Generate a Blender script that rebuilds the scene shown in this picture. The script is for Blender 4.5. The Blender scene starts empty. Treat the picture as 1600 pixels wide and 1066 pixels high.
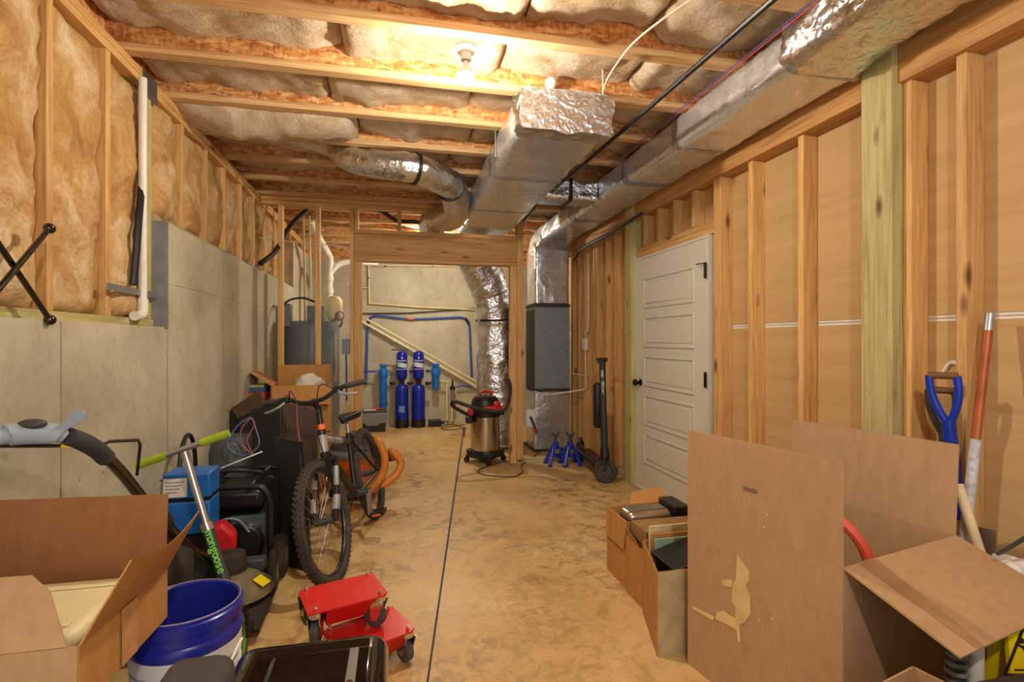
import bpy, math, random
from mathutils import Vector, Matrix, noise
random.seed(7)
scene = bpy.context.scene
COL = scene.collection

# ------------------------------------------------------------------ camera
CAM_H, FPX = 1.29, 812.0
YAW = math.atan2(180.0, FPX)
SN, CS = math.sin(YAW), math.cos(YAW)
cd = bpy.data.cameras.new('camera'); cam = bpy.data.objects.new('camera', cd)
cd.sensor_width = 36.0; cd.lens = FPX / 1600 * 36.0; cd.clip_start = 0.02
cam.location = (0, 0, CAM_H); cam.rotation_euler = (math.radians(90), 0, -YAW)
COL.objects.link(cam); scene.camera = cam

# ------------------------------------------------------------------ light
world = bpy.data.worlds.new('world'); scene.world = world; world.use_nodes = True
bg = world.node_tree.nodes['Background']
bg.inputs['Color'].default_value = (0.92, 0.96, 1.0, 1); bg.inputs['Strength'].default_value = 1.3
BULB_MAIN, BULB_REAR, BULB_NEAR = 1450.0, 1500.0, 1900.0     # emission of the three bare bulbs
BULB_COL = (1.0, 0.87, 0.70, 1)
vs = scene.view_settings
scene.display_settings.display_device = 'sRGB'
vs.view_transform = 'Standard'; vs.look = 'None'; vs.gamma = 1.0; vs.use_curve_mapping = False
vs.exposure = 0.06

# ------------------------------------------------------------------ measuring helpers
def ray(px, py):
    u = (px - 800.0) / FPX; v = (533.0 - py) / FPX
    return Vector((SN + u * CS, CS - u * SN, v))
O = Vector((0, 0, CAM_H))
def atD(px, py, d): return O + ray(px, py) * d
def atY(px, py, y): r = ray(px, py); return O + r * (y / r.y)
def atX(px, py, x): r = ray(px, py); return O + r * (x / r.x)
def atZ(px, py, z=0.0): r = ray(px, py); return O + r * ((z - CAM_H) / r.z)

# ------------------------------------------------------------------ materials
def lin(c):
    return tuple((x / 12.92 if x <= .04045 else ((x + .055) / 1.055) ** 2.4) for x in c)
def rgb(r, g, b): return lin((r / 255., g / 255., b / 255.)) + (1.0,)
MATS = {}
def base_mat(name):
    m = bpy.data.materials.new(name); m.use_nodes = True
    nt = m.node_tree; return m, nt, nt.nodes['Principled BSDF']
def nn(nt, t, **kw):
    n = nt.nodes.new(t)
    for k, v in kw.items():
        if hasattr(n, k): setattr(n, k, v)
    return n
def coords(nt, scale=(1, 1, 1), rand=True):
    tc = nn(nt, 'ShaderNodeTexCoord'); mp = nn(nt, 'ShaderNodeMapping')
    mp.inputs['Scale'].default_value = scale
    nt.links.new(tc.outputs['Object'], mp.inputs['Vector'])
    if rand:
        oi = nn(nt, 'ShaderNodeObjectInfo'); ml = nn(nt, 'ShaderNodeMath', operation='MULTIPLY')
        ml.inputs[1].default_value = 37.0
        nt.links.new(oi.outputs['Random'], ml.inputs[0])
        nt.links.new(ml.outputs[0], mp.inputs['Location'])
    return mp.outputs['Vector']
def tex(nt, vec, scale, detail=4, rough=.55, dist=0.0):
    n = nn(nt, 'ShaderNodeTexNoise'); n.inputs['Scale'].default_value = scale
    n.inputs['Detail'].default_value = detail; n.inputs['Roughness'].default_value = rough
    n.inputs['Distortion'].default_value = dist
    nt.links.new(vec, n.inputs['Vector']); return n.outputs['Fac']
def ramp(nt, fac, stops):
    r = nn(nt, 'ShaderNodeValToRGB'); e = r.color_ramp.elements
    while len(e) < len(stops): e.new(0.5)
    for i, (p, c) in enumerate(stops): e[i].position = p; e[i].color = c
    nt.links.new(fac, r.inputs['Fac']); return r.outputs['Color']
def mix(nt, a, b, fac, mode='MIX'):
    m = nn(nt, 'ShaderNodeMix', data_type='RGBA', blend_type=mode)
    for i, x in ((6, a), (7, b)):
        if isinstance(x, tuple): m.inputs[i].default_value = x
        else: nt.links.new(x, m.inputs[i])
    if isinstance(fac, float): m.inputs[0].default_value = fac
    else: nt.links.new(fac, m.inputs[0])
    return m.outputs[2]
def bump(nt, p, h, strength=.3, dist=.01):
    b = nn(nt, 'ShaderNodeBump'); b.inputs['Strength'].default_value = strength
    b.inputs['Distance'].default_value = dist
    nt.links.new(h, b.inputs['Height']); nt.links.new(b.outputs['Normal'], p.inputs['Normal'])
def brightness_by_object(nt, col, lo, hi):
    oi = nn(nt, 'ShaderNodeObjectInfo'); mr = nn(nt, 'ShaderNodeMapRange')
    mr.inputs['To Min'].default_value = lo; mr.inputs['To Max'].default_value = hi
    nt.links.new(oi.outputs['Random'], mr.inputs['Value'])
    hs = nn(nt, 'ShaderNodeHueSaturation'); nt.links.new(col, hs.inputs['Color'])
    nt.links.new(mr.outputs['Result'], hs.inputs['Value']); return hs.outputs['Color']

def plain(name, col, rough=.5, metal=0.0, var=.08, bumps=0.0, spec=.5, scale=14, trans=0.0, coat=0.0):
    if name in MATS: return MATS[name]
    m, nt, p = base_mat(name)
    c = rgb(*col); v = coords(nt); f = tex(nt, v, scale, 3)
    dk = tuple(x * (1 - var * 2.2) for x in c[:3]) + (1,); lt = tuple(min(1, x * (1 + var * 2)) for x in c[:3]) + (1,)
    nt.links.new(ramp(nt, f, [(.3, dk), (.7, lt)]), p.inputs['Base Color'])
    p.inputs['Roughness'].default_value = rough; p.inputs['Metallic'].default_value = metal
    p.inputs['Specular IOR Level'].default_value = spec
    p.inputs['Coat Weight'].default_value = coat
    if trans: p.inputs['Transmission Weight'].default_value = trans
    if bumps: bump(nt, p, tex(nt, v, scale * 6, 3), bumps, .004)
    MATS[name] = m; return m

def wood(name, axis, light, dark, knot, lo=.85, hi=1.12, rough=.62):
    m, nt, p = base_mat(name)
    s = [14, 14, 14]; s[axis] = 0.9
    v = coords(nt, tuple(s)); g = tex(nt, v, 2.2, 5, .6, .8)
    s2 = [40, 40, 40]; s2[axis] = 1.2
    v2 = coords(nt, tuple(s2)); g2 = tex(nt, v2, 3.0, 3, .6)
    c = ramp(nt, g, [(.28, rgb(*dark)), (.5, rgb(*light)), (.75, tuple(min(1, x * 1.12) for x in rgb(*light)))])
    c = mix(nt, c, ramp(nt, g2, [(.35, (.62, .55, .48, 1)), (.6, (1, 1, 1, 1))]), .55, 'MULTIPLY')
    s3 = [9, 9, 9]; s3[axis] = 3.2
    v3 = coords(nt, tuple(s3)); vo = nn(nt, 'ShaderNodeTexVoronoi'); vo.inputs['Scale'].default_value = .75
    nt.links.new(v3, vo.inputs['Vector'])
    c = mix(nt, rgb(*knot), c, ramp(nt, vo.outputs['Distance'], [(.05, (0, 0, 0, 1)), (.16, (1, 1, 1, 1))]))
    c = brightness_by_object(nt, c, lo, hi)
    nt.links.new(c, p.inputs['Base Color']); p.inputs['Roughness'].default_value = rough
    bump(nt, p, g2, .25, .003); MATS[name] = m; return m
L, D, K = (224, 180, 116), (198, 146, 82), (116, 70, 34)
WZ = wood('pine_upright', 2, L, D, K); WX = wood('pine_across', 0, L, D, K); WY = wood('pine_along', 1, L, D, K)
BL, BD = (208, 158, 96), (166, 114, 60)
BY = wood('beam_along', 1, BL, BD, (84, 48, 24)); BX = wood('beam_across', 0, BL, BD, (84, 48, 24))
TL_, TD_ = (196, 186, 130), (164, 148, 92)
TZ = wood('treated_upright', 2, TL_, TD_, (96, 74, 38), .95, 1.05); TY = wood('treated_along', 1, TL_, TD_, (96, 74, 38)); TX = wood('treated_across', 0, TL_, TD_, (96, 74, 38))
FX = wood('flange_across', 0, (222, 184, 132), (194, 148, 96), (132, 84, 44), .92, 1.06)

def osb():
    m, nt, p = base_mat('osb')
    c = None
    for k, (sc, rot) in enumerate((((9, 30, 30), .5), ((26, 12, 14), 1.1))):
        tc = nn(nt, 'ShaderNodeTexCoord'); mp = nn(nt, 'ShaderNodeMapping'); mp.inputs['Scale'].default_value = sc; mp.inputs['Rotation'].default_value = (rot, rot * .7, rot)
        nt.links.new(tc.outputs['Object'], mp.inputs['Vector']); vo = nn(nt, 'ShaderNodeTexVoronoi'); vo.inputs['Scale'].default_value = 2.2
        nt.links.new(mp.outputs['Vector'], vo.inputs['Vector']); bw = nn(nt, 'ShaderNodeSeparateColor'); nt.links.new(vo.outputs['Color'], bw.inputs[0])
        q = ramp(nt, bw.outputs[0], [(.0, rgb(164, 92, 44)), (.35, rgb(204, 136, 74)), (.65, rgb(224, 164, 98)), (1, rgb(246, 206, 146))])
        c = q if c is None else mix(nt, c, q, .4)
    nt.links.new(c, p.inputs['Base Color']); p.inputs['Roughness'].default_value = .6
    bump(nt, p, bw.outputs[1], .25, .003); MATS['osb'] = m; return m
OSB = osb()

def batt(name, a, b, c3):
    m, nt, p = base_mat(name); v = coords(nt)
    f = tex(nt, v, 4.5, 8, .68, .9); f2 = tex(nt, v, 60, 4, .7, .4); f3 = tex(nt, v, 2.0, 3)
    c = ramp(nt, f, [(.25, rgb(*c3)), (.5, rgb(*a)), (.72, rgb(*b))])
    c = mix(nt, c, ramp(nt, f2, [(.3, (.66, .6, .54, 1)), (.62, (1, 1, 1, 1))]), .5, 'MULTIPLY')
    c = mix(nt, c, ramp(nt, f3, [(.35, (.86, .78, .66, 1)), (.65, (1, 1, 1, 1))]), .8, 'MULTIPLY')
    nt.links.new(c, p.inputs['Base Color']); p.inputs['Roughness'].default_value = 1; p.inputs['Specular IOR Level'].default_value = .08
    ad = nn(nt, 'ShaderNodeMath', operation='ADD'); nt.links.new(f, ad.inputs[0]); nt.links.new(f2, ad.inputs[1])
    bump(nt, p, ad.outputs[0], .55, .02); MATS[name] = m; return m
BATT = batt('ceiling_batt', (220, 203, 178), (247, 241, 231), (180, 146, 108))
BATTW = batt('wall_batt', (208, 172, 118), (240, 226, 200), (160, 112, 60))

def concrete_wall():
    m, nt, p = base_mat('poured_concrete'); v = coords(nt, rand=False)
    f = tex(nt, v, 1.6, 8, .6); f2 = tex(nt, v, 22, 5, .65)
    vz = coords(nt, (5, 5, .5), False); f3 = tex(nt, vz, 1.3, 4)
    c = ramp(nt, f, [(.3, rgb(166, 160, 138)), (.55, rgb(194, 187, 164)), (.75, rgb(211, 204, 184))])
    c = mix(nt, c, ramp(nt, f2, [(.3, (.74, .73, .7, 1)), (.55, (1, 1, 1, 1))]), .5, 'MULTIPLY')
    c = mix(nt, c, rgb(196, 156, 104), ramp(nt, f3, [(.6, (0, 0, 0, 1)), (.8, (.5, .5, .5, 1))]))
    vo = nn(nt, 'ShaderNodeTexVoronoi'); vo.inputs['Scale'].default_value = 9; nt.links.new(v, vo.inputs['Vector'])
    c = mix(nt, rgb(112, 106, 92), c, ramp(nt, vo.outputs['Distance'], [(.03, (0, 0, 0, 1)), (.07, (1, 1, 1, 1))]))
    nt.links.new(c, p.inputs['Base Color']); p.inputs['Roughness'].default_value = .85
    bump(nt, p, f2, .25, .006); MATS['poured_concrete'] = m; return m
CONC = concrete_wall()
def concrete_floor():
    m, nt, p = base_mat('concrete_floor'); v = coords(nt, rand=False)
    f = tex(nt, v, 1.1, 8, .62, .4); f2 = tex(nt, v, 9, 8, .72, .6); f3 = tex(nt, v, 55, 4, .7); f4 = tex(nt, v, .8, 3)
    c = ramp(nt, f, [(.28, rgb(188, 148, 88)), (.5, rgb(208, 172, 112)), (.72, rgb(222, 196, 144))])
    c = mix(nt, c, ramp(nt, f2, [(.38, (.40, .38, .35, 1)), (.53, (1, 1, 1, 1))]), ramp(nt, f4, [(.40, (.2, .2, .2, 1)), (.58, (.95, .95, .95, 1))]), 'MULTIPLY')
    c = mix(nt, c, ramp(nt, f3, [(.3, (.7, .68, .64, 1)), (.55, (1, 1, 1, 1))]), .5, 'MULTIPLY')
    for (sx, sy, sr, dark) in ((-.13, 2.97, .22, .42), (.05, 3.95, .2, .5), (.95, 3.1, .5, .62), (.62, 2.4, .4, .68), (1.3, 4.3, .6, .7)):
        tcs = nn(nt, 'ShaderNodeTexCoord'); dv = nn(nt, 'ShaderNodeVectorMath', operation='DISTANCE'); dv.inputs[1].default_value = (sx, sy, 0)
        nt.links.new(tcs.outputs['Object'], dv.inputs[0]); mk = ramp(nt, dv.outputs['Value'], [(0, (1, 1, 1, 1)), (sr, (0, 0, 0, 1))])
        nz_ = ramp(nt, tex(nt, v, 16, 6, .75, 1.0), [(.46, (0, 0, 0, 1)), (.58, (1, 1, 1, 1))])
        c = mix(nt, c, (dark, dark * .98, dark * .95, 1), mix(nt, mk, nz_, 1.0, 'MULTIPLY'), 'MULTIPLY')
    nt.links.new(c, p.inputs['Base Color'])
    nt.links.new(ramp(nt, f2, [(.3, (.35, .35, .35, 1)), (.7, (.6, .6, .6, 1))]), p.inputs['Roughness'])
    bump(nt, p, f3, .12, .004); MATS['concrete_floor'] = m; return m
FLOORM = concrete_floor()
def kraft():
    m, nt, p = base_mat('kraft_drywall'); v = coords(nt, (1, .25, 6), False); f = tex(nt, v, 3, 6, .65); f2 = tex(nt, coords(nt, (1, .1, 9), False), 8, 4, .6)
    c = ramp(nt, f, [(.3, rgb(190, 155, 106)), (.7, rgb(206, 173, 124))])
    c = mix(nt, c, rgb(226, 206, 172), ramp(nt, f2, [(.68, (0, 0, 0, 1)), (.78, (.5, .5, .5, 1))]))
    nt.links.new(c, p.inputs['Base Color']); p.inputs['Roughness'].default_value = .75; MATS['kraft'] = m; return m
KRAFT = kraft()
def foil(name, crumple, col=(214, 212, 208), rough=.24, cells=True, metal=1.0):
    m, nt, p = base_mat(name); v = coords(nt)
    vo = nn(nt, 'ShaderNodeTexVoronoi'); vo.inputs['Scale'].default_value = 16
    n1 = nn(nt, 'ShaderNodeTexNoise'); n1.inputs['Scale'].default_value = 9; nt.links.new(v, n1.inputs['Vector'])
    w = nn(nt, 'ShaderNodeMix', data_type='VECTOR'); w.inputs[0].default_value = .3
    nt.links.new(v, w.inputs[4]); nt.links.new(n1.outputs['Color'], w.inputs[5]); nt.links.new(w.outputs[1], vo.inputs['Vector'])
    f = tex(nt, v, 26, 5, .6, 1.2)
    ad = nn(nt, 'ShaderNodeMath', operation='ADD'); nt.links.new(vo.outputs['Distance'], ad.inputs[0]); nt.links.new(f, ad.inputs[1])
    p.inputs['Base Color'].default_value = rgb(*col); p.inputs['Metallic'].default_value = metal
    nt.links.new(ramp(nt, f, [(.3, (rough * .8,) * 3 + (1,)), (.7, (rough * 1.5,) * 3 + (1,))]), p.inputs['Roughness'])
    bump(nt, p, ad.outputs[0] if cells else tex(nt, v, 8, 2, .5, .6), crumple, .02); MATS[name] = m; return m
FOIL = foil('foil_wrap', .25, (226, 234, 244), .27, False, .72); FOILS = foil('soft_foil', .5, (226, 234, 244), .2, False, .8); FOILC = foil('crumpled_foil', .34, (226, 234, 244), .18)
def cardboard(name, c1, c2):
    m, nt, p = base_mat(name); v = coords(nt, (1, 1, .35)); f = tex(nt, v, 30, 5, .6); f2 = tex(nt, v, 2, 3)
    c = mix(nt, ramp(nt, f, [(.3, rgb(*c2)), (.7, rgb(*c1))]), ramp(nt, f2, [(.3, (.9, .88, .86, 1)), (.7, (1, 1, 1, 1))]), 1.0, 'MULTIPLY')
    nt.links.new(c, p.inputs['Base Color']); p.inputs['Roughness'].default_value = .8; MATS[name] = m; return m
CARD = cardboard('cardboard', (188, 154, 114), (176, 142, 102)); CARDG = cardboard('cardboard_golden', (196, 144, 80), (180, 128, 66)); CARDB = cardboard('cardboard_brown', (160, 110, 66), (146, 98, 56))
def emit(name, col, s):
    m, nt, p = base_mat(name); p.inputs['Base Color'].default_value = (.9, .9, .85, 1)
    p.inputs['Emission Color'].default_value = col; p.inputs['Emission Strength'].default_value = s; MATS[name] = m; return m

WHITE = plain('white_plastic', (232, 232, 228), .4, var=.02); CREAM = plain('cream_plastic', (226, 216, 172), .45, var=.02)
DOORW = plain('door_paint', (216, 214, 204), .42, var=.015); BLACK = plain('black_plastic', (26, 26, 28), .42, var=.1)
RUBBER = plain('rubber', (66, 60, 53), .85, var=.14, bumps=.3); GLOSS = plain('gloss_black', (12, 11, 11), .09, var=.05, coat=.6)
STEEL = plain('steel', (182, 184, 188), .3, 1.0, .04); GALV = plain('galvanised', (168, 176, 184), .42, .9, .08)
CHROME = plain('chrome', (220, 220, 222), .08, 1.0, .02); DKGREY = plain('dark_grey', (62, 66, 70), .5); GREY = plain('grey_plastic', (122, 126, 128), .5)
RED = plain('red_paint', (206, 34, 30), .32, var=.05); RED2 = plain('red_plastic', (200, 26, 34), .4); ORANGE = plain('orange_plastic', (226, 106, 34), .42)
HOSEO = plain('orange_hose', (206, 124, 44), .5); BLUE = plain('blue_paint', (24, 56, 178), .3); TANKB = plain('tank_blue', (16, 34, 158), .25, var=.04)
PEX = plain('blue_pex', (32, 82, 176), .4); FILT = plain('filter_blue', (20, 112, 206), .4); TAN = plain('cpvc_tan', (222, 208, 156), .45, var=.03)
PVC = plain('pvc_white', (224, 222, 214), .4, var=.02); LIME = plain('lime', (150, 176, 30), .5); NEON = plain('neon_green', (110, 220, 20), .45)
FURN = plain('furnace_grey', (132, 142, 150), .35, .1, .04); FURND = plain('furnace_dark', (58, 60, 58), .5, .2); HEATER = plain('heater_grey', (112, 122, 128), .35, .1, .04)
PAPER = plain('paper', (232, 230, 222), .7, var=.02); YELLOW = plain('sign_yellow', (236, 216, 20), .4, var=.02); WIREW = plain('white_cable', (226, 218, 200), .5)
NAVY = plain('bucket_blue', (34, 44, 150), .3, var=.04); BUCKW = plain('bucket_white', (214, 216, 218), .42, var=.02); HANDG = plain('handle_grey', (150, 164, 178), .5, var=.03)
FOAM = plain('foam_grip', (58, 58, 60), .9, bumps=.3); DIRTY = plain('dusty_olive', (112, 100, 74), .7, var=.14); DIRTB = plain('dusty_black', (52, 46, 40), .7, var=.2)
BRASSY = plain('brass', (190, 150, 80), .35, 1.0); COPPERP = plain('copper_pole', (168, 92, 48), .3, .2, .1); WORN = plain('worn_white', (196, 196, 200), .6, var=.14, scale=40)
ASH = plain('ash_handle', (150, 120, 88), .6, var=.12); PALEW = plain('pale_wood', (226, 206, 164), .6); CLEAR = plain('clear_plastic', (226, 230, 236), .12, trans=.75)
LBLUE = plain('label_blue', (90, 150, 214), .5); SILV = plain('silver_alloy', (190, 192, 198), .28, .9, .04); PADG = plain('pad_charcoal', (66, 64, 60), .9, bumps=.2)
CORAL = plain('coral_ring', (226, 92, 66), .45); BLUEBOX = plain('blue_case', (28, 104, 190), .4); PANEL = plain('dark_panel', (34, 32, 33), .5, var=.12)
PANELT = plain('dark_brown_panel', (72, 58, 46), .55, var=.1); PINK = plain('pink_cable', (160, 92, 104), .5); BLUEC = plain('blue_cable', (96, 124, 176), .5)

# ------------------------------------------------------------------ mesh builder
ORG = {}
class MB:
    def __init__(s): s.v = []; s.f = []
    def add(s, vs_, fs):
        n = len(s.v); s.v += [Vector(p) for p in vs_]; s.f += [tuple(i + n for i in f) for f in fs]; return s
    def bx(s, x0, x1, y0, y1, z0, z1):
        return s.box(((x0 + x1) / 2, (y0 + y1) / 2, (z0 + z1) / 2), (abs(x1 - x0), abs(y1 - y0), abs(z1 - z0)))
    def box(s, c, d, R=None):
        c = Vector(c); P = []
        for sx in (-.5, .5):
            for sy in (-.5, .5):
                for sz in (-.5, .5):
                    q = Vector((sx * d[0], sy * d[1], sz * d[2])); P.append(c + (R @ q if R else q))
        return s.add(P, [(0, 1, 3, 2), (4, 6, 7, 5), (0, 4, 5, 1), (2, 3, 7, 6), (0, 2, 6, 4), (1, 5, 7, 3)])
    def beam(s, a, b, w, h, up=(0, 0, 1)):
        a = Vector(a); b = Vector(b); d = b - a; L_ = d.length; d.normalize(); up = Vector(up)
        x = d.cross(up)
        if x.length < 1e-4: x = d.cross(Vector((0, 1, 0)))
        x.normalize(); z = x.cross(d); R = Matrix((x, d, z)).transposed()
        return s.box((a + b) / 2, (w, L_, h), R)
    def tube(s, pts, r, seg=10, closed=False, caps=True):
        pts = [Vector(p) for p in pts]; n = len(pts); rs = r if isinstance(r, (list, tuple)) else [r] * n
        tang = []
        for i in range(n):
            if closed: t = pts[(i + 1) % n] - pts[i - 1]
            else: t = pts[min(i + 1, n - 1)] - pts[max(i - 1, 0)]
            tang.append(t.normalized())
        t0 = tang[0]; ref = Vector((0, 0, 1)) if abs(t0.z) < .9 else Vector((0, 1, 0))
        nrm = (ref - t0 * ref.dot(t0)).normalized(); V = []; F = []
        for i in range(n):
            t = tang[i]; nrm = (nrm - t * nrm.dot(t)).normalized(); bn = t.cross(nrm)
            for k in range(seg):
                a = 2 * math.pi * k / seg; V.append(pts[i] + (nrm * math.cos(a) + bn * math.sin(a)) * rs[i])
        m = n if closed else n - 1
        for i in range(m):
            j = (i + 1) % n
            for k in range(seg):
                k2 = (k + 1) % seg; F.append((i * seg + k, i * seg + k2, j * seg + k2, j * seg + k))
        if caps and not closed:
            F.append(tuple(range(seg - 1, -1, -1))); F.append(tuple((n - 1) * seg + k for k in range(seg)))
        return s.add(V, F)
    def lathe(s, prof, c=(0, 0, 0), R=None, seg=28, caps=True):
        c = Vector(c); V = []; F = []; n = len(prof)
        for (r, z) in prof:
            for k in range(seg):
                a = 2 * math.pi * k / seg; q = Vector((r * math.cos(a), r * math.sin(a), z)); V.append(c + (R @ q if R else q))
        for i in range(n - 1):
            for k in range(seg):
                k2 = (k + 1) % seg; F.append((i * seg + k, i * seg + k2, (i + 1) * seg + k2, (i + 1) * seg + k))
        if caps:
            F.append(tuple(range(seg - 1, -1, -1))); F.append(tuple((n - 1) * seg + k for k in range(seg)))
        return s.add(V, F)
    def cyl(s, a, b, r, seg=16, r2=None): return s.tube([a, b], [r, r if r2 is None else r2], seg)
    def sheet(s, q, th):
        q = [Vector(p) for p in q]; nrm = (q[1] - q[0]).cross(q[-1] - q[0]).normalized() * th / 2; n = len(q)
        V = [p - nrm for p in q] + [p + nrm for p in q]
        F = [tuple(range(n - 1, -1, -1)), tuple(range(n, 2 * n))] + [(i, (i + 1) % n, (i + 1) % n + n, i + n) for i in range(n)]
        return s.add(V, F)
    def prism(s, poly, vec):
        q = [Vector(p) for p in poly]; vec = Vector(vec); n = len(q)
        return s.add(q + [p + vec for p in q], [tuple(range(n - 1, -1, -1)), tuple(range(n, 2 * n))] + [(i, (i + 1) % n, (i + 1) % n + n, i + n) for i in range(n)])
    def ball(s, c, r, sc=(1, 1, 1), seg=16, rings=10, R=None):
        c = Vector(c); V = []; F = []
        for i in range(rings + 1):
            th = math.pi * i / rings
            for k in range(seg):
                a = 2 * math.pi * k / seg
                q = Vector((r * sc[0] * math.sin(th) * math.cos(a), r * sc[1] * math.sin(th) * math.sin(a), r * sc[2] * math.cos(th))); V.append(c + (R @ q if R else q))
        for i in range(rings):
            for k in range(seg):
                k2 = (k + 1) % seg; F.append((i * seg + k, (i + 1) * seg + k, (i + 1) * seg + k2, i * seg + k2))
        return s.add(V, F)
    def ring(s, c, R_, r, ax=(0, 0, 1), seg=36, sub=8, a0=0, a1=360, sc=(1, 1)):
        ax = Vector(ax).normalized(); ref = Vector((0, 0, 1)) if abs(ax.z) < .9 else Vector((1, 0, 0))
        e1 = (ref - ax * ref.dot(ax)).normalized(); e2 = ax.cross(e1); full = a1 - a0 >= 360
        pts = [Vector(c) + (e1 * math.cos(math.radians(a0 + (a1 - a0) * k / seg)) * sc[0] + e2 * math.sin(math.radians(a0 + (a1 - a0) * k / seg)) * sc[1]) * R_ for k in range(seg if full else seg + 1)]
        return s.tube(pts, r, sub, closed=full)
    def xf(s, M): s.v = [M @ p for p in s.v]; return s
    def disp(s, amp, freq, seed=0.0, octv=4):
        o = Vector((seed * 3.1, seed * 7.7, seed * 1.3))
        s.v = [p + noise.noise_vector(p * freq + o) * amp + noise.noise_vector(p * freq * 2.7 + o) * amp * .45 for p in s.v]; return s
    def build(s, name, mat, parent=None, smooth=40, bevel=0.0, seg=2, sub=0):
        org = ORG.get(parent.as_pointer(), Vector()) if parent else Vector()
        me = bpy.data.meshes.new(name); me.from_pydata([tuple(p - org) for p in s.v], [], s.f); me.update()
        import bmesh
        b = bmesh.new(); b.from_mesh(me); bmesh.ops.recalc_face_normals(b, faces=b.faces); b.to_mesh(me); b.free()
        me.materials.append(mat)
        if smooth:
            me.polygons.foreach_set('use_smooth', [True] * len(me.polygons)); me.set_sharp_from_angle(angle=math.radians(smooth))
        o = bpy.data.objects.new(name, me); COL.objects.link(o)
        if parent: o.parent = parent; ORG[o.as_pointer()] = org
        if bevel:
            md = o.modifiers.new('bevel', 'BEVEL'); md.width = bevel; md.segments = seg; md.limit_method = 'ANGLE'; md.angle_limit = math.radians(40)
        if sub:
            md = o.modifiers.new('subdivision', 'SUBSURF'); md.levels = sub; md.render_levels = sub
        return o
def rbox(x0, x1, y0, y1, z0, z1): return MB().bx(x0, x1, y0, y1, z0, z1)
def thing(name, label, cat, loc=(0, 0, 0), group=None):
    o = bpy.data.objects.new(name, None); COL.objects.link(o); o.location = loc; o.empty_display_size = .1
    ORG[o.as_pointer()] = Vector(loc); o['label'] = label; o['category'] = cat
    if group: o['group'] = group
    return o
def tag(o, label, cat, group=None):
    o['label'] = label; o['category'] = cat
    if group: o['group'] = group
    return o
def struct(o): o['kind'] = 'structure'; return o
def cat_(pts, n=6):
    P = [Vector(p) for p in pts]; P = [P[0] * 2 - P[1]] + P + [P[-1] * 2 - P[-2]]; out = []
    for i in range(1, len(P) - 2):
        a, b, c, d = P[i - 1:i + 3]
        for k in range(n):
            t = k / n
            out.append(.5 * ((2 * b) + (c - a) * t + (2 * a - 5 * b + 4 * c - d) * t * t + (3 * b - a - 3 * c + d) * t ** 3))
    out.append(P[-2]); return out
def rz(a): return Matrix.Rotation(a, 3, 'Z')
def text_mesh(s, size, M, name, mat, parent, extrude=.0008, bold=0.0, align='CENTER'):
    cu = bpy.data.curves.new(name, 'FONT'); cu.body = s; cu.size = size; cu.align_x = align; cu.align_y = 'CENTER'; cu.extrude = extrude; cu.offset = bold; cu.resolution_u = 3
    t = bpy.data.objects.new('tmp_text', cu); COL.objects.link(t)
    dg = bpy.context.evaluated_depsgraph_get(); dg.update(); me = bpy.data.meshes.new_from_object(t.evaluated_get(dg)); bpy.data.objects.remove(t)
    org = ORG.get(parent.as_pointer(), Vector()); me.transform(M); me.transform(Matrix.Translation(-org)); me.materials.clear(); me.materials.append(mat)
    o = bpy.data.objects.new(name, me); COL.objects.link(o); o.parent = parent; ORG[o.as_pointer()] = org; return o
def frame_matrix(origin, xdir, ydir):
    x = Vector(xdir).normalized(); y = Vector(ydir); y = (y - x * y.dot(x)).normalized(); z = x.cross(y)
    M = Matrix((x, y, z)).transposed().to_4x4(); M.translation = Vector(origin); return M
def fb(p, f, seed=0): return noise.fractal(Vector(p) * f + Vector((seed * 5.3, seed * 2.1, seed * 9.7)), .8, 2.0, 4)
# ================================================================== THE SETTING
XL, XC, XR = -1.27, -1.21, 2.11            # stud faces left, concrete face left, stud faces right
YP, YB, Y0 = 5.35, 8.15, -1.4              # partition, back wall, near end
ZJ, ZT = 2.68, 2.985                       # joist undersides, subfloor
J0, JS = 2.321, .495                       # first joist in view, spacing

floor = struct(rbox(-1.5, 2.6, Y0, YB + .3, -.12, 0).build('floor', FLOORM))
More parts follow.
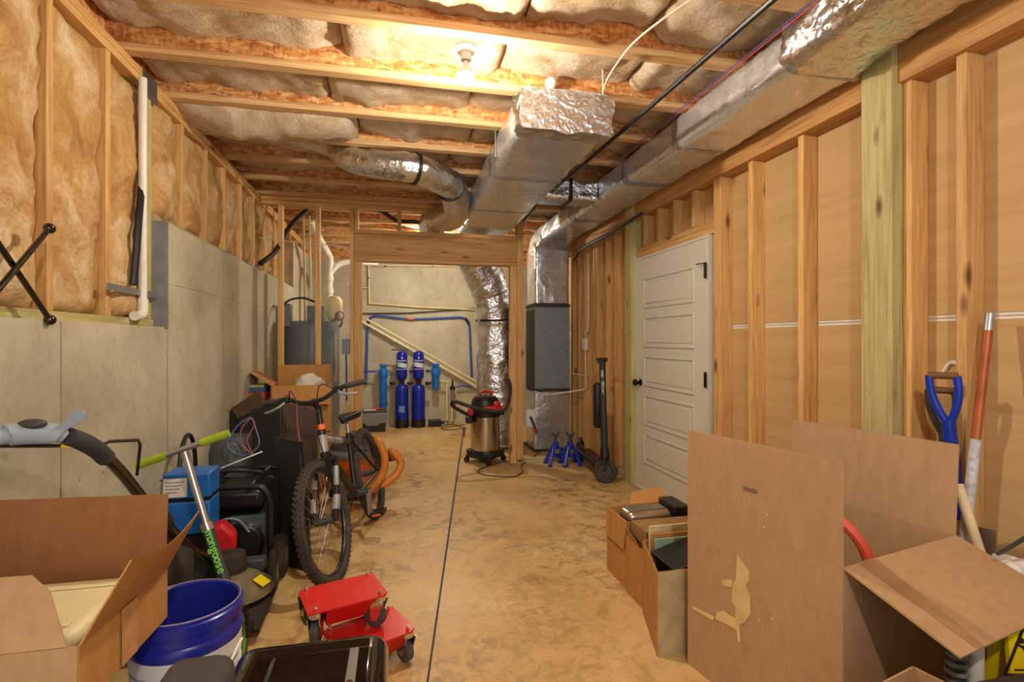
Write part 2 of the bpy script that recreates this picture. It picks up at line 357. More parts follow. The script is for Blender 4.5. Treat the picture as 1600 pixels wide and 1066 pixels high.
# ---- ceiling: subfloor, I-joists, batts
ceiling = struct(rbox(-1.45, 2.6, Y0, YB + .3, ZT, ZT + .02).build('ceiling', OSB))
jx0, jx1 = -1.36, 2.5
for n in range(-6, 13):
    y = J0 + JS * n
    if y > YB - .05: continue
    j = rbox(jx0, jx1, y, y + .064, ZJ, ZJ + .038).build('joist', FX, ceiling, bevel=.003)
    rbox(jx0, jx1, y + .027, y + .037, ZJ + .038, ZT - .038).build('web', OSB, j)
    rbox(jx0, jx1, y, y + .064, ZT - .038, ZT).build('top_flange', FX, j)
def ceil_batt(x0, x1, y0, y1, zb, seed, droop=0.0):
    nx = max(6, int((x1 - x0) / .03)); ny = 12; V = []; F = []; cols = ny + 5
    for i in range(nx + 1):
        x = x0 + (x1 - x0) * i / nx; ex = min(1, min(x - x0, x1 - x) / .05)
        edge = fb((x, seed * 3.3, 0), 2.2, seed) * .045
        row = []
        for k in range(ny + 1):
            t = k / ny; y = y0 + (y1 - y0) * t
            z = zb + edge * (.4 + .6 * t) + fb((x, y, 0), 7, seed) * .016 + fb((x, y, 1), 19, seed) * .006
            z += (1 - math.sqrt(max(0, ex))) * .03 - droop * math.sin(math.pi * t) ** .7 * math.sin(math.pi * min(1, max(0, (x - x0) / (x1 - x0)))) ** .4
            row.append((x, y, z))
        e0, e1 = row[0], row[-1]
        top = zb + .13
        V += [(x, y0, top), (x, y0, e0[2] + .02)] + row + [(x, y1, e1[2] + .02), (x, y1, top)]
    for i in range(nx):
        for k in range(cols - 1):
            a = i * cols + k; F.append((a, a + 1, a + cols + 1, a + cols))
    F.append(tuple(range(cols))); F.append(tuple(nx * cols + k for k in range(cols)))
    return MB().add(V, F).build('insulation_batt', BATT, ceiling, smooth=60)
for n in range(-2, 12):
    y0 = J0 + JS * n + .045; y1 = J0 + JS * (n + 1) + .018
    if y1 > YB: break
    rnd = random.Random(n * 11 + 5)
    xs = [-1.34, -.3 + rnd.uniform(-.25, .2), .45 + rnd.uniform(-.2, .2), 1.2 + rnd.uniform(-.15, .2), 2.4]
    for i in range(4):
        zb = ZJ + .098 + rnd.uniform(-.02, .02); dr = 0.0
        if n == 2 and i == 0: zb, dr = ZJ + .03, .14
        if n == 2 and i == 1: zb = ZJ + .085
        if n in (0, 1) and i == 1: zb -= .02
        ceil_batt(xs[i] + .006, xs[i + 1] - .006, y0, y1, zb, n * 7 + i + 1, dr)

# ---- right wall: kraft-faced drywall on studs, beam, treated posts, door opening
wall_right = struct(rbox(2.215, 2.235, Y0, YB, 0, ZT).build('wall_right', plain('wall_backing', (150, 122, 86), .9)))
DY0, DY1 = 3.225, 4.315
for (y0, y1) in ((Y0, 3.17), (4.36, YB)):
    rbox(2.2, 2.214, y0, y1, 0, 1.372).build('drywall_sheet', KRAFT, wall_right)
    rbox(2.2, 2.214, y0, y1, 1.398, 2.62).build('drywall_sheet', KRAFT, wall_right)
    rbox(2.2035, 2.214, y0, y1, 1.372, 1.398).build('sheet_edge', WHITE, wall_right)
    rbox(2.2005, 2.203, y0, y1, 1.384, 1.3865).build('sheet_joint', CARD, wall_right)
rbox(2.2, 2.214, 3.17, 4.36, 2.02, 2.62).build('drywall_sheet', KRAFT, wall_right)
def stud(y, z0=.038, z1=2.39, x0=XR, x1=2.2, m=WZ, par=wall_right, w=.038, name='stud'):
    return rbox(x0, x1, y, y + w, z0, z1).build(name, m, par, bevel=.003)
for y in (.02, .426, .832, 1.145, 1.552, 1.768, 2.364, 2.77, 3.085, 3.127, 4.48, 4.80, 5.02, 5.28, 5.36, 5.62, 5.66, 5.86, 6.06, 6.1, 6.5, 6.9, 7.3, 7.7): stud(y)
stud(1.808, 0, 2.68, 2.055, 2.199, TZ, w=.15, name='post')
stud(4.325, 0, 2.68, 2.055, 2.199, TZ, w=.13, name='post')
for (y0, y1) in ((Y0, 1.806), (1.96, 4.323), (4.457, YB)):
    for k in range(3):
        rbox(2.085 + k * .038, 2.122 + k * .038, y0, y1, 2.39, ZJ - .002).build('beam_ply', BY, wall_right, bevel=.002)
for (y0, y1) in ((Y0, 3.16), (4.457, YB)):
    rbox(XR, 2.2, y0, y1, 0, .037).build('sole_plate', TY, wall_right, bevel=.002)
# over the door: header and cripples
rbox(XR, 2.2, 3.167, 4.323, 2.03, 2.075).build('door_header', WY, wall_right, bevel=.002)
rbox(XR + .004, 2.2, 3.167, 4.323, 2.077, 2.12).build('door_header', WY, wall_right, bevel=.002)
for y in (3.40, 3.66, 3.92, 4.17): stud(y, 2.122, 2.389, name='cripple_stud')
# rough patches of joint compound pushed through the gaps
for (p, r) in ((atX(1486, 590, 2.197), .02), (atX(1185, 545, 2.197), .012)):
    MB().tube(cat_([p + Vector((0, .03, .02)), p + Vector((0, 0, .06)), p + Vector((0, -.04, .045)), p + Vector((0, -.05, -.01))], 5), r * .45, 6).build('compound_smear', PAPER, wall_right)

# door_1: five-panel slab
door = struct(rbox(2.098, 2.133, DY0, DY1 - .01, .012, 2.005).build('door_1', DOORW, bevel=.002))
zs = [.20, .53, .865, 1.20, 1.535, 1.87]
for k in range(5):
    z0, z1 = zs[k] + .035, zs[k + 1] - .035; a, b = DY0 + .15, DY1 - .16
    fr = MB()
    for (q, w) in ((0, .012),):
        fr.bx(2.087, 2.098, a, b, z0, z0 + .02).bx(2.087, 2.098, a, b, z1 - .02, z1).bx(2.087, 2.098, a, a + .02, z0 + .02, z1 - .02).bx(2.087, 2.098, b - .02, b, z0 + .02, z1 - .02)
    fr.build('panel_moulding', DOORW, door, bevel=.004)
    rbox(2.088, 2.098, a + .04, b - .04, z0 + .04, z1 - .04).build('raised_panel', DOORW, door, bevel=.0095, seg=1)
RX = Matrix.Rotation(math.radians(-90), 3, 'Y')
kn = MB().lathe([(.0, 0), (.03, 0), (.032, .006), (.012, .012), (.011, .03), (.022, .036), (.03, .05), (.026, .064), (.0, .068)], (2.098, DY1 - .09, .925), RX, 20, caps=False).build('knob', plain('oil_bronze', (30, 26, 24), .35, .6), door)
for z in (1.78, 1.02, .22):
    hg = rbox(2.088, 2.098, DY0 + .002, DY0 + .022, z - .05, z + .05).build('hinge', MATS['oil_bronze'], door)
    MB().cyl((2.084, DY0 - .004, z - .055), (2.084, DY0 - .004, z + .055), .008, 10).build('hinge_pin', MATS['oil_bronze'], hg)
MB().cyl((2.084, DY0, 1.83), (2.06, DY0 + .07, 1.83), .004, 6).build('door_stop', MATS['oil_bronze'], door)
trim = struct(rbox(2.09, 2.2, DY0 - .016, DY1 + .004, .0, .011).build('trim_1', WHITE))
rbox(2.10, 2.2, DY0 - .02, DY0 - .003, .011, 2.03).build('jamb', DOORW, trim)
rbox(2.10, 2.2, DY1 - .008, DY1 + .008, .011, 2.03).build('jamb', DOORW, trim)
rbox(2.10, 2.2, DY0 - .003, DY1 - .008, 2.008, 2.029).build('jamb', DOORW, trim)

SEAM = plain('seam_grime', (140, 132, 110), .9)
# ---- left wall: stepped poured concrete with insulated stud wall on top
YS, ZL, ZH = 3.116, 1.365, 1.93
wl = MB().bx(-1.5, XC, Y0, YS, 0, ZL).bx(-1.5, XC, YS, 6.64, 0, ZH).bx(-1.5, XC, 6.64, YB, 0, 2.48)
wall_left = struct(wl.build('wall_left', CONC, smooth=0))
for y in (1.1, 2.23, 3.14, 4.06, 4.9):
    zt = ZL if y < YS else ZH
    MB().prism([(XC - .001, y - .004, 0), (XC + .004, y, 0), (XC - .001, y + .005, 0)], (0, 0, zt - .004)).build('form_seam', SEAM, wall_left, smooth=0)
MB().prism([(XC - .001, YS + .05, 1.60), (XC + .003, YS + .05, 1.603), (XC - .001, YS + .05, 1.606)], (0, 6.6 - YS - .05, 0)).build('pour_line', CONC, wall_left, smooth=0)
flash = MB().bx(-1.31, XC + .003, YS - .012, YS - .002, ZL - .01, ZH + .0).bx(XC + .001, XC + .004, YS - .012, YS + .03, ZL - .01, ZH)
flash.build('flashing', plain('membrane_grey', (128, 132, 134), .6, .2), wall_left)
rbox(-1.5, -1.37, Y0, YB, ZL, ZT).build('sheathing', OSB, wall_left)
def lstud(y, z0, m=WZ, w=.038, x1=XL, name='stud'): return rbox(-1.36, x1, y, y + w, z0, 2.603).build(name, m, wall_left, bevel=.003)
rbox(-1.36, XL + .012, Y0, YS - .015, ZL, ZL + .038).build('sill_plate', TY, wall_left, bevel=.003)
rbox(-1.36, XL + .012, YS - .004, 6.6, ZH, ZH + .038).build('sill_plate', TY, wall_left, bevel=.003)
for z in (2.604, 2.643): rbox(-1.36, XL + .002, Y0, YB, z, z + .036).build('top_plate', WY, wall_left, bevel=.003)
near = [1.03, 1.44, 1.85, 2.26, 2.665]; far = [3.50, 3.905, 4.31, 4.72, 5.12, 5.53, 5.94, 6.34]
for y in near: lstud(y, ZL + .039)
lstud(3.045, ZL + .039, TZ, .06)
for y in far: lstud(y, ZH + .039)
for y in (6.8, 7.2, 7.6): lstud(y, 2.482)
rbox(XL + .003, XL + .005, 3.0, 3.16, 2.56, 2.685).build('nail_plate', plain('grey_plate', (112, 114, 118), .5, .8), wall_left)
def wall_batt(y0, y1, z0, z1, seed):
    ny = 12; nz = max(8, int((z1 - z0) / .035)); V = []; F = []; cols = ny + 3
    for i in range(nz + 1):
        z = z0 + (z1 - z0) * i / nz; ez = min(1, min(z - z0, z1 - z) / .06); row = []
        for k in range(ny + 1):
            t = k / ny; y = y0 + (y1 - y0) * t; e = math.sin(math.pi * t) ** .35
            x = XL - .045 + .045 * e * math.sqrt(max(0, ez)) + fb((3, y, z), 3.2, seed) * .03 * e + fb((1, y, z), 11, seed) * .012
            row.append((min(x, XL + .022), y, z))
        V += [(XL - .085, y0, z)] + row + [(XL - .085, y1, z)]
    for i in range(nz):
        for k in range(cols - 1):
            a = i * cols + k; F.append((a, a + 1, a + cols + 1, a + cols))
    F.append(tuple(range(cols))); F.append(tuple(nz * cols + k for k in range(cols)))
    MB().add(V, F).build('insulation_batt', BATTW, wall_left, smooth=70)
nb = near + [3.045]
for i in range(len(nb) - 1): wall_batt(nb[i] + .039, nb[i + 1] - .001, ZL + .04, 2.602, i + 2)
fb_ = [3.105] + far
for i in range(len(fb_) - 1): wall_batt(fb_[i] + .039, fb_[i + 1] - .001, ZH + .04, 2.602, i + 20)
# rim between joists at the left end
rbox(-1.4, -1.361, Y0, YB, 2.68, ZT).build('rim_board', OSB, wall_left)
rbox(XL + .03, XL + .034, 2.60, 3.09, 1.515, 1.545).build('strap', GALV, wall_left)

# ---- back wall
wall_back = struct(rbox(-1.5, 2.3, YB, YB + .2, 0, 2.48).build('wall_back', CONC))
rbox(-1.36, 2.2, YB + .02, YB + .11, 2.481, 2.52).build('sill_plate', TX, wall_back)
rbox(-1.36, 2.2, YB + .11, YB + .13, 2.521, ZT).build('rim_board', OSB, wall_back)
for x in (-.55, .62): MB().prism([(x - .004, YB + .001, 0), (x, YB - .004, 0), (x + .005, YB + .001, 0)], (0, 0, 2.47)).build('form_seam', CONC, wall_back, smooth=0)

# ---- partition with framed opening
wall_mid = struct(rbox(-1.265, 1.31, YP, YP + .089, 2.643, 2.679).build('wall_middle', WX, bevel=.003))
rbox(-1.265, 1.31, YP, YP + .089, 2.604, 2.641).build('top_plate', WX, wall_mid, bevel=.003)
def pstud(x, z0, z1, w=.038, m=WZ, name='stud', y0=YP): return rbox(x, x + w, y0, YP + .089, z0, z1).build(name, m, wall_mid, bevel=.003)
for x in (-1.115, -.775): pstud(x, .038, 2.603, .042)
pstud(-.452, .038, 2.603); pstud(-.412, .038, 2.079, .075)
pstud(1.168, .0, 2.079, .07); pstud(1.24, .038, 2.603, .066)
rbox(-1.205, -.335, YP, YP + .089, 0, .037).build('sole_plate', TX, wall_mid)
rbox(1.24, 1.85, YP, YP + .089, 0, .037).build('sole_plate', TX, wall_mid)
rbox(-.412, 1.239, YP, YP + .089, 2.08, 2.117).build('header_plate', BX, wall_mid, bevel=.002)
rbox(-.412, 1.239, YP - .004, YP + .034, 2.118, 2.36).build('header_board', BX, wall_mid, bevel=.003)
rbox(-.412, 1.239, YP + .05, YP + .088, 2.118, 2.36).build('header_board', BX, wall_mid, bevel=.003)
rbox(-.412, 1.239, YP, YP + .089, 2.361, 2.398).build('header_plate', WX, wall_mid, bevel=.002)
for x in (-.41, .005, .31): pstud(x, 2.399, 2.603, name='cripple_stud')
# ------------------------------------------------------------------ lamps
def bulb_lamp(name, label, x, y, z, mat, r=.039, base=True):
    t = thing(name, label, 'lamp', (x, y, z))
    if base:
        MB().lathe([(.0, 0), (.056, 0), (.058, -.012), (.05, -.022), (.03, -.03), (.024, -.062), (.0, -.064)], (x, y, z), seg=24, caps=False).build('lampholder', WHITE, t)
    zb = z - .064
    MB().lathe([(.0135, 0), (.0135, -.018)], (x, y, zb), seg=14).build('screw_cap', STEEL, t)
    MB().lathe([(.013, -.016), (.019, -.03), (r * .9, -.052), (r * .985, -.066), (r * .9, -.066), (.001, -.066)], (x, y, zb), seg=24, caps=False).build('bulb_housing', WHITE, t)
    MB().lathe([(r * .985, -.066), (r, -.074), (r * .93, -.092), (r * .7, -.106), (r * .35, -.114), (.001, -.116)], (x, y, zb), seg=24, caps=False).build('bulb', mat, t)
    return t
bulb_lamp('ceiling_lamp', 'lit bare bulb in a white lampholder under the joists, left of the boxy foil duct', .32, 2.45, ZJ, emit('bulb_main', BULB_COL, BULB_MAIN), base=True)
bulb_lamp('ceiling_lamp', 'lit bare bulb in the rear room behind the crooked round duct', .52, 6.7, ZJ, emit('bulb_rear', BULB_COL, BULB_REAR))
bulb_lamp('ceiling_lamp', 'bare bulb over the near end of the room, out of the picture', .25, -.55, ZJ, emit('bulb_near', BULB_COL, BULB_NEAR))
# ================================================================== DUCTS AND CEILING RUNS
def rr(w, h, r, ns=6, nc=5):
    out = []; cx, cy = w / 2 - r, h / 2 - r
    cs = [(cx, cy, 0), (-cx, cy, 90), (-cx, -cy, 180), (cx, -cy, 270)]
    for i, (x, y, a) in enumerate(cs):
        arc = [(x + r * math.cos(math.radians(a + 90 * k / nc)), y + r * math.sin(math.radians(a + 90 * k / nc))) for k in range(nc + 1)]
        out += arc; nx = cs[(i + 1) % 4]; a2 = nx[2]
        e = (nx[0] + r * math.cos(math.radians(a2)), nx[1] + r * math.sin(math.radians(a2))); s = arc[-1]
        out += [(s[0] + (e[0] - s[0]) * k / ns, s[1] + (e[1] - s[1]) * k / ns) for k in range(1, ns)]
    return out
def sweep(path, w, h, r, crumple=.006, freq=9, seed=1, right=(1, 0, 0), step=.03, caps=True, wrinkle=0.0):
    P = []; path = [Vector(p) for p in path]; W = w if isinstance(w, list) else [w] * len(path); H = h if isinstance(h, list) else [h] * len(path)
    for i in range(len(path) - 1):
        n = max(1, int((path[i + 1] - path[i]).length / step))
        for k in range(n): t = k / n; P.append((path[i].lerp(path[i + 1], t), W[i] + (W[i + 1] - W[i]) * t, H[i] + (H[i + 1] - H[i]) * t))
    P.append((path[-1], W[-1], H[-1])); right = Vector(right); V = []; F = []; m = 0
    for i, (p, ww, hh) in enumerate(P):
        t = (P[min(i + 1, len(P) - 1)][0] - P[max(0, i - 1)][0]).normalized(); rt = (right - t * right.dot(t)).normalized(); up = rt.cross(t)
        sec = rr(ww, hh, min(r, ww * .49, hh * .49)); m = len(sec)
        puff = 1 - .0
        for (a, b) in sec:
            q = p + rt * a + up * b; d = (rt * a + up * b).normalized()
            k = fb(q, freq, seed) * crumple + abs(noise.noise(q * freq * 2.3 + Vector((seed, 0, 0)))) * crumple * .8
            if wrinkle: k += math.sin(i * 1.9 + a * 9) * wrinkle + noise.noise(Vector((i * .9, a * 11, b * 11))) * wrinkle
            V.append(q + d * k)
    for i in range(len(P) - 1):
        for k in range(m):
            k2 = (k + 1) % m; F.append((i * m + k, i * m + k2, (i + 1) * m + k2, (i + 1) * m + k))
    mb = MB().add(V, F)
    if caps:
        for e in (0, len(P) - 1):
            c = P[e][0]; ring_ = [V[e * m + k] for k in range(m)]; layers = [ring_]
            for s_ in (.72, .42, .15): layers.append([c + (q - c) * s_ + Vector((0, 0, 1)) * fb(q * s_, 14, seed) * crumple + (q - c).cross(Vector((1, 0, 0))) * noise.noise(q * 20 * s_) * .05 for q in ring_])
            VV = [q for l in layers for q in l] + [c]; FF = []
            for l in range(3):
                for k in range(m): k2 = (k + 1) % m; FF.append((l * m + k, l * m + k2, (l + 1) * m + k2, (l + 1) * m + k))
            for k in range(m): FF.append((3 * m + k, 3 * m + (k + 1) % m, 4 * m))
            mb.add(VV, FF)
    return mb
# ---- supply duct along the right wall, down to the furnace
sd = thing('supply_duct', 'long foil-wrapped rectangular duct along the right wall beam, turning down at the far end', 'duct', (1.86, 3.8, 2.5))
Zc = 2.58
sweep([(1.865, 1.95, Zc), (1.865, 5.72, Zc), (1.84, 5.92, Zc - .03), (1.80, 6.06, Zc - .14), (1.785, 6.08, 2.30)], [.37, .37, .38, .42, .42], [.195, .195, .22, .3, .38], .045, .009, 5, 3).build('duct_body', FOIL, sd, smooth=50)
sweep([(1.81, .2, Zc + .0), (1.81, 1.2, Zc), (1.835, 1.8, Zc), (1.85, 1.955, Zc - .005)], [.29, .31, .38, .39], [.18, .18, .2, .2], .06, .024, 7, 8).build('duct_sleeve', FOILC, sd, smooth=40)
def strap(y, seed):
    x0, x1, z0, z1 = 1.662, 2.052, 2.474, 2.678; m = MB()
    m.bx(x0 - .004, x0, y, y + .035, z0 + .03, z1); m.bx(x0 + .03, x1 - .02, y, y + .035, z0 - .004, z0)
    m.beam((x0 - .002, y + .0175, z0 + .033), (x0 + .033, y + .0175, z0 - .002), .035, .004, (1, 0, 1))
    m.build('hanger_strap', GALV, sd)
strap(1.94, 1); strap(3.62, 2); strap(4.86, 3)
for y in (2.9, 4.35): sweep([(1.865, y, Zc), (1.865, y + .05, Zc)], .378, .203, .047, .004, 12, y, caps=False).build('tape_seam', FOILC, sd)
# ---- upright plenum between duct and furnace
up_ = sweep([(1.785, 6.065, 1.735), (1.785, 6.065, 2.36)], .415, .40, .03, .008, 5, 5, caps=True).build('upper_plenum', FOILS, None, smooth=45)
tag(up_, 'upright crumpled foil plenum standing on top of the grey furnace', 'plenum')
lp = sweep([(1.785, 6.065, .03), (1.785, 6.065, .695)], .43, .42, .02, .008, 7, 6).build('lower_plenum', FOILS, None, smooth=45)
tag(lp, 'foil-wrapped plenum box on the floor under the grey furnace', 'plenum')
rbox(1.55, 2.02, 5.83, 6.29, 0, .028).build('plinth', FURND, lp)
fu = thing('furnace', 'dark grey steel furnace cabinet between two foil plenums', 'furnace', (1.785, 6.06, .70))
rbox(1.572, 1.998, 5.855, 6.275, .70, 1.69).build('cabinet', FURN, fu, bevel=.008)
rbox(1.566, 2.004, 5.849, 6.28, 1.69, 1.728).build('top_collar', FURND, fu, bevel=.004)
rbox(1.566, 1.572, 5.87, 6.26, .74, 1.66).build('side_panel', FURND, fu)
rbox(1.57, 2.0, 5.85, 6.28, .70, .735).build('bottom_rail', FURND, fu)
# ---- boxy trunk duct in the middle
td = thing('trunk_duct', 'large boxy foil-wrapped duct with a crumpled taped end in the middle of the ceiling', 'duct', (.915, 4, 2.45))
sweep([(.915, 2.74, 2.565), (.915, 5.25, 2.555), (.9, 5.9, 2.54)], .53, .225, .045, .010, 4.5, 11).build('duct_body', FOIL, td, smooth=50)
sweep([(.915, 2.728, 2.552), (.915, 2.86, 2.552)], .535, .212, .03, .022, 9, 12, step=.015).build('end_wrap', FOILC, td, smooth=30)
for y in (3.62, 4.55): sweep([(.915, y, 2.56), (.915, y + .04, 2.56)], .545, .236, .045, .005, 12, y, caps=False).build('tape_seam', FOILC, td)
rbox(.632, .636, 3.36, 3.39, 2.50, 2.679).build('hanger_strap', GALV, td)
# ---- short branch linking trunk and supply duct
br = thing('branch_duct', 'short foil branch duct linking the boxy duct to the long duct', 'duct', (1.43, 4.3, 2.55))
sweep([(1.19, 4.30, 2.575), (1.672, 4.30, 2.575)], .24, .17, .03, .012, 8, 14, right=(0, 1, 0)).build('branch_body', FOILC, br, smooth=40)
rbox(1.42, 1.45, 4.17, 4.43, 2.478, 2.668).build('branch_collar', BLACK, br)
# ---- round flexible duct from the left bay, over the header
def flex(name, label, pts, r, mat, seed, crum=.012, bands=()):
    P = cat_(pts, 14); t = thing(name, label, 'duct', P[-1]); R_ = r if isinstance(r, list) else [r] * len(P)
    if len(R_) != len(P): R_ = [R_[0] + (R_[1] - R_[0]) * i / (len(P) - 1) for i in range(len(P))]
    m = MB().tube(P, [R_[i] + math.sin(i * 2.2) * .003 for i in range(len(P))], 30)
    m.v = [q + noise.noise_vector(q * 9 + Vector((seed, 0, 0))) * crum + noise.noise_vector(q * 26 + Vector((seed, 0, 0))) * crum * .45 for q in m.v]
    m.build('flex_sleeve', mat, t, smooth=50)
    for i in bands: MB().tube([P[i] - (P[i + 1] - P[i]).normalized() * .012, P[i] + (P[i + 1] - P[i]).normalized() * .012], R_[i] + .012, 26).build('duct_band', BLACK, t)
    return t
fpts = [Vector((-.85, 4.09, 2.84)), Vector((-.55, 4.07, 2.79)), Vector((-.27, 3.93, 2.60)), atD(640, 262, 3.75), atD(690, 280, 3.98), atD(711, 306, 4.4), atD(710, 336, 5.0), Vector((.37, 5.45, 2.535)), Vector((.38, 5.75, 2.53))]
flex('flexible_duct', 'crooked round silver duct with black bands passing over the wooden header', fpts, [.085, .135], FOILC, 4, .012, bands=(44, 62))
fp2 = [(.78, 6.0, 2.45), (.90, 6.12, 2.28), (1.06, 6.22, 2.0), (1.16, 6.27, 1.72), (1.19, 6.3, 1.3), (1.2, 6.3, .8), (1.2, 6.3, .3), (1.2, 6.3, .02)]
flex('return_duct', 'fat crinkled foil duct dropping to the floor behind the right post of the opening', fp2, [.215, .25], FOILC, 9, .022, bands=(48,))
# ---- lines, wires and pipes under the ceiling
def run(name, label, cat, pts, r, mat, n=6, seg=8, smooth_path=True):
    return tag(MB().tube(cat_(pts, n) if smooth_path else pts, r, seg).build(name, mat), label, cat)
run('insulated_line', 'straight black insulated pipe running under the ceiling beside the silver ducts', 'pipe', [(1.31, .9, 2.49), (1.305, 1.6, 2.503), (1.30, 3.2, 2.54), (1.30, 4.6, 2.58), (1.33, 5.6, 2.56)], .0125, BLACK)
pw = Vector((1.678, 0, 0))
run('thermostat_wire', 'thin red wire clipped along the top edge of the long duct', 'wire', [(1.66, .9, 2.672), (1.66, 1.9, 2.664), (1.662, 3.2, 2.668), (1.65, 3.9, 2.662)], .0028, plain('wire_red', (214, 84, 70), .5), seg=6)
run('thermostat_wire', 'thin blue wire clipped along the top edge of the long duct', 'wire', [(1.655, .9, 2.679), (1.654, 1.9, 2.672), (1.655, 3.2, 2.677), (1.64, 3.9, 2.67)], .0028, plain('wire_blue', (90, 98, 190), .5), seg=6)
run('sheathed_cable', 'slack cream cable hanging between two joists beside the boxy duct', 'cable', [atZ(942, 143, 2.665), atZ(952, 118, 2.66), atZ(985, 72, 2.65), atZ(1030, 34, 2.65), atZ(1090, -8, 2.66)], .0045, WIREW)
run('sheathed_cable', 'short upright cream cable stub rising behind the boxy duct end', 'cable', [atY(942, 147, 2.72), atY(942, 125, 2.72), atY(941, 98, 2.72)], .0045, WIREW)
gl = thing('globe_bulb', 'small unlit white globe bulb on a joist above the boxy duct end', 'bulb', atY(861, 130, 2.8))
p = atY(861, 130, 2.78); MB().ball(p, .033).build('globe', WHITE, gl); MB().cyl(p + Vector((0, .03, .0)), p + Vector((0, .06, .0)), .014, 12).build('bulb_base', WHITE, gl)
for i, (a, b) in enumerate(((2.04, 2.33), (2.06, 2.35))):
    run('line_set', ('black insulated line hugging the right beam behind the duct', 'grey bare line hugging the right beam behind the duct')[i], 'pipe', [(a, 4.1, b + .05), (a, 4.9, b), (a - .02, 5.5, b - .02), (a - .03, 5.75, b - .1)], .011, (BLACK, GALV)[i])
run('thermostat_cable', 'brown cable sagging under the elbow of the long duct', 'cable', [(2.05, 4.2, 2.39), (1.95, 4.9, 2.36), (1.75, 5.4, 2.4), (1.6, 5.6, 2.44)], .004, plain('brown_cable', (150, 84, 60), .5))
# ---- left wall fittings
pv = thing('drain_pipe', 'white plastic drain pipe with an elbow on the left insulated wall', 'pipe', (-1.25, 2.98, 1.42))
MB().tube([(-1.235, 2.925, 2.60), (-1.235, 2.925, 1.44)], .0185, 14).build('pipe_run', PVC, pv)
MB().tube(cat_([(-1.235, 2.925, 1.50), (-1.235, 2.922, 1.435), (-1.235, 2.895, 1.415), (-1.235, 2.84, 1.412)], 5), .0235, 14).build('elbow', PVC, pv)
run('line_set', 'black foam-insulated line beside the white drain pipe', 'pipe', [(-1.25, 2.965, 2.6), (-1.245, 2.955, 2.2), (-1.235, 2.885, 1.9), (-1.235, 2.855, 1.7), (-1.235, 2.83, 1.56)], .017, BLACK)
xs = thing('folding_stand', 'black crossed rods with ball ends hung on the left insulated wall', 'stand', (-1.2, 1.9, 1.36))
ends = [(atX(77, 357, -1.19), atX(-80, 545, -1.17)), (atX(78, 500, -1.20), atX(-60, 296, -1.20))]
for a, b in ends:
    MB().cyl(a, b, .0095, 10).build('rod', GLOSS, xs)
    MB().ball(a, .019).build('ball_end', GLOSS, xs); MB().ball(b, .019).build('ball_end', GLOSS, xs)
# ================================================================== REAR ROOM
wh = thing('water_heater', 'tall grey water heater behind the partition studs', 'water heater', (-.90, 6.0, 0))
C = (-.90, 6.0, 0)
MB().lathe([(.0, .04), (.275, .04), (.285, .06), (.285, 1.44), (.27, 1.5), (.0, 1.51)], C, seg=44, caps=False).build('tank', HEATER, wh)
for k in range(3): a = k * 2.1 + .4; MB().cyl((C[0] + .2 * math.cos(a), C[1] + .2 * math.sin(a), 0), (C[0] + .2 * math.cos(a), C[1] + .2 * math.sin(a), .05), .025).build('foot', DKGREY, wh)
rbox(-1.17, -1.08, 5.78, 5.9, 1.44, 1.68).build('control_box', HEATER, wh, bevel=.006)
rbox(-.92, -.75, 5.78, 5.95, 1.44, 1.66).build('control_box', HEATER, wh, bevel=.006)
rbox(-.66, -.635, 5.86, 5.98, .85, 1.38).build('access_panel', plain('heater_light', (168, 170, 166), .4), wh, bevel=.008)
ex = thing('expansion_tank', 'pale cream expansion tank above the water heater', 'tank', (-.70, 6.2, 1.5))
MB().lathe([(.0, 1.5), (.05, 1.51), (.085, 1.56), (.085, 1.74), (.05, 1.79), (.0, 1.80)], (-.68, 6.12, 0), seg=24, caps=False).build('tank_body', CREAM, ex)
MB().cyl((-.68, 6.12, 1.48), (-.68, 6.12, 1.5), .02).build('stem', BRASSY, ex)
rl = thing('relief_valve', 'silver relief valve with pink and white wires on the heater top', 'valve', (-.62, 5.9, 1.5))
MB().tube(cat_([(-.66, 5.9, 1.5), (-.62, 5.86, 1.58), (-.58, 5.86, 1.5), (-.60, 5.88, 1.44)], 5), .014, 8).build('valve_body', STEEL, rl); MB().ring((-.60, 5.84, 1.56), .045, .006, (0, 1, .2), 20, 6).build('wire_loop', PINK, rl)
for i, px in enumerate((478, 484)):
    run('copper_riser', ('left tan water pipe rising from the water heater', 'right tan water pipe rising from the water heater')[i], 'pipe', [(-.98 + i * .06, 6.02, 1.5), (-.98 + i * .06, 6.02, 2.0), (-1.0 + i * .06, 6.05, 2.66)], .011, TAN)
ds = thing('drain_stack', 'white plastic drain stack with a branch and bend behind the partition', 'pipe', (-.55, 7.0, 0))
P0 = [atY(480, 328, 6.6), atY(487, 352, 6.6), atY(505, 385, 6.8), atY(515, 405, 7.0), atY(514, 440, 7.0), atY(514, 500, 7.0)]
MB().tube(cat_(P0, 6) + [Vector((P0[-1].x, 7.0, .0))], .047, 18).build('stack_pipe', PVC, ds)
MB().tube(cat_([atY(513, 432, 7.0), atY(521, 420, 7.02), atY(533, 412, 7.05), atY(556, 410, 7.1), atY(590, 411, 7.2)], 6), .04, 16).build('branch_pipe', PVC, ds)
for py in (436, 455): MB().cyl(atY(514, py, 7.0) + Vector((0, 0, .03)), atY(514, py, 7.0) - Vector((0, 0, .03)), .056, 18).build('coupling', PVC, ds)
MB().tube([atY(481, 330, 6.6), atY(487, 350, 6.6)], .075, 18).build('bell_fitting', WHITE, ds)
run('drain_hose', 'thick black hose arching through the studs at the left corner', 'hose', [atY(407, 412, 5.0), atY(430, 393, 5.3), atY(452, 356, 5.6), atY(474, 333, 5.8), atY(492, 322, 5.9), atY(520, 320, 6.1)], .024, BLACK)
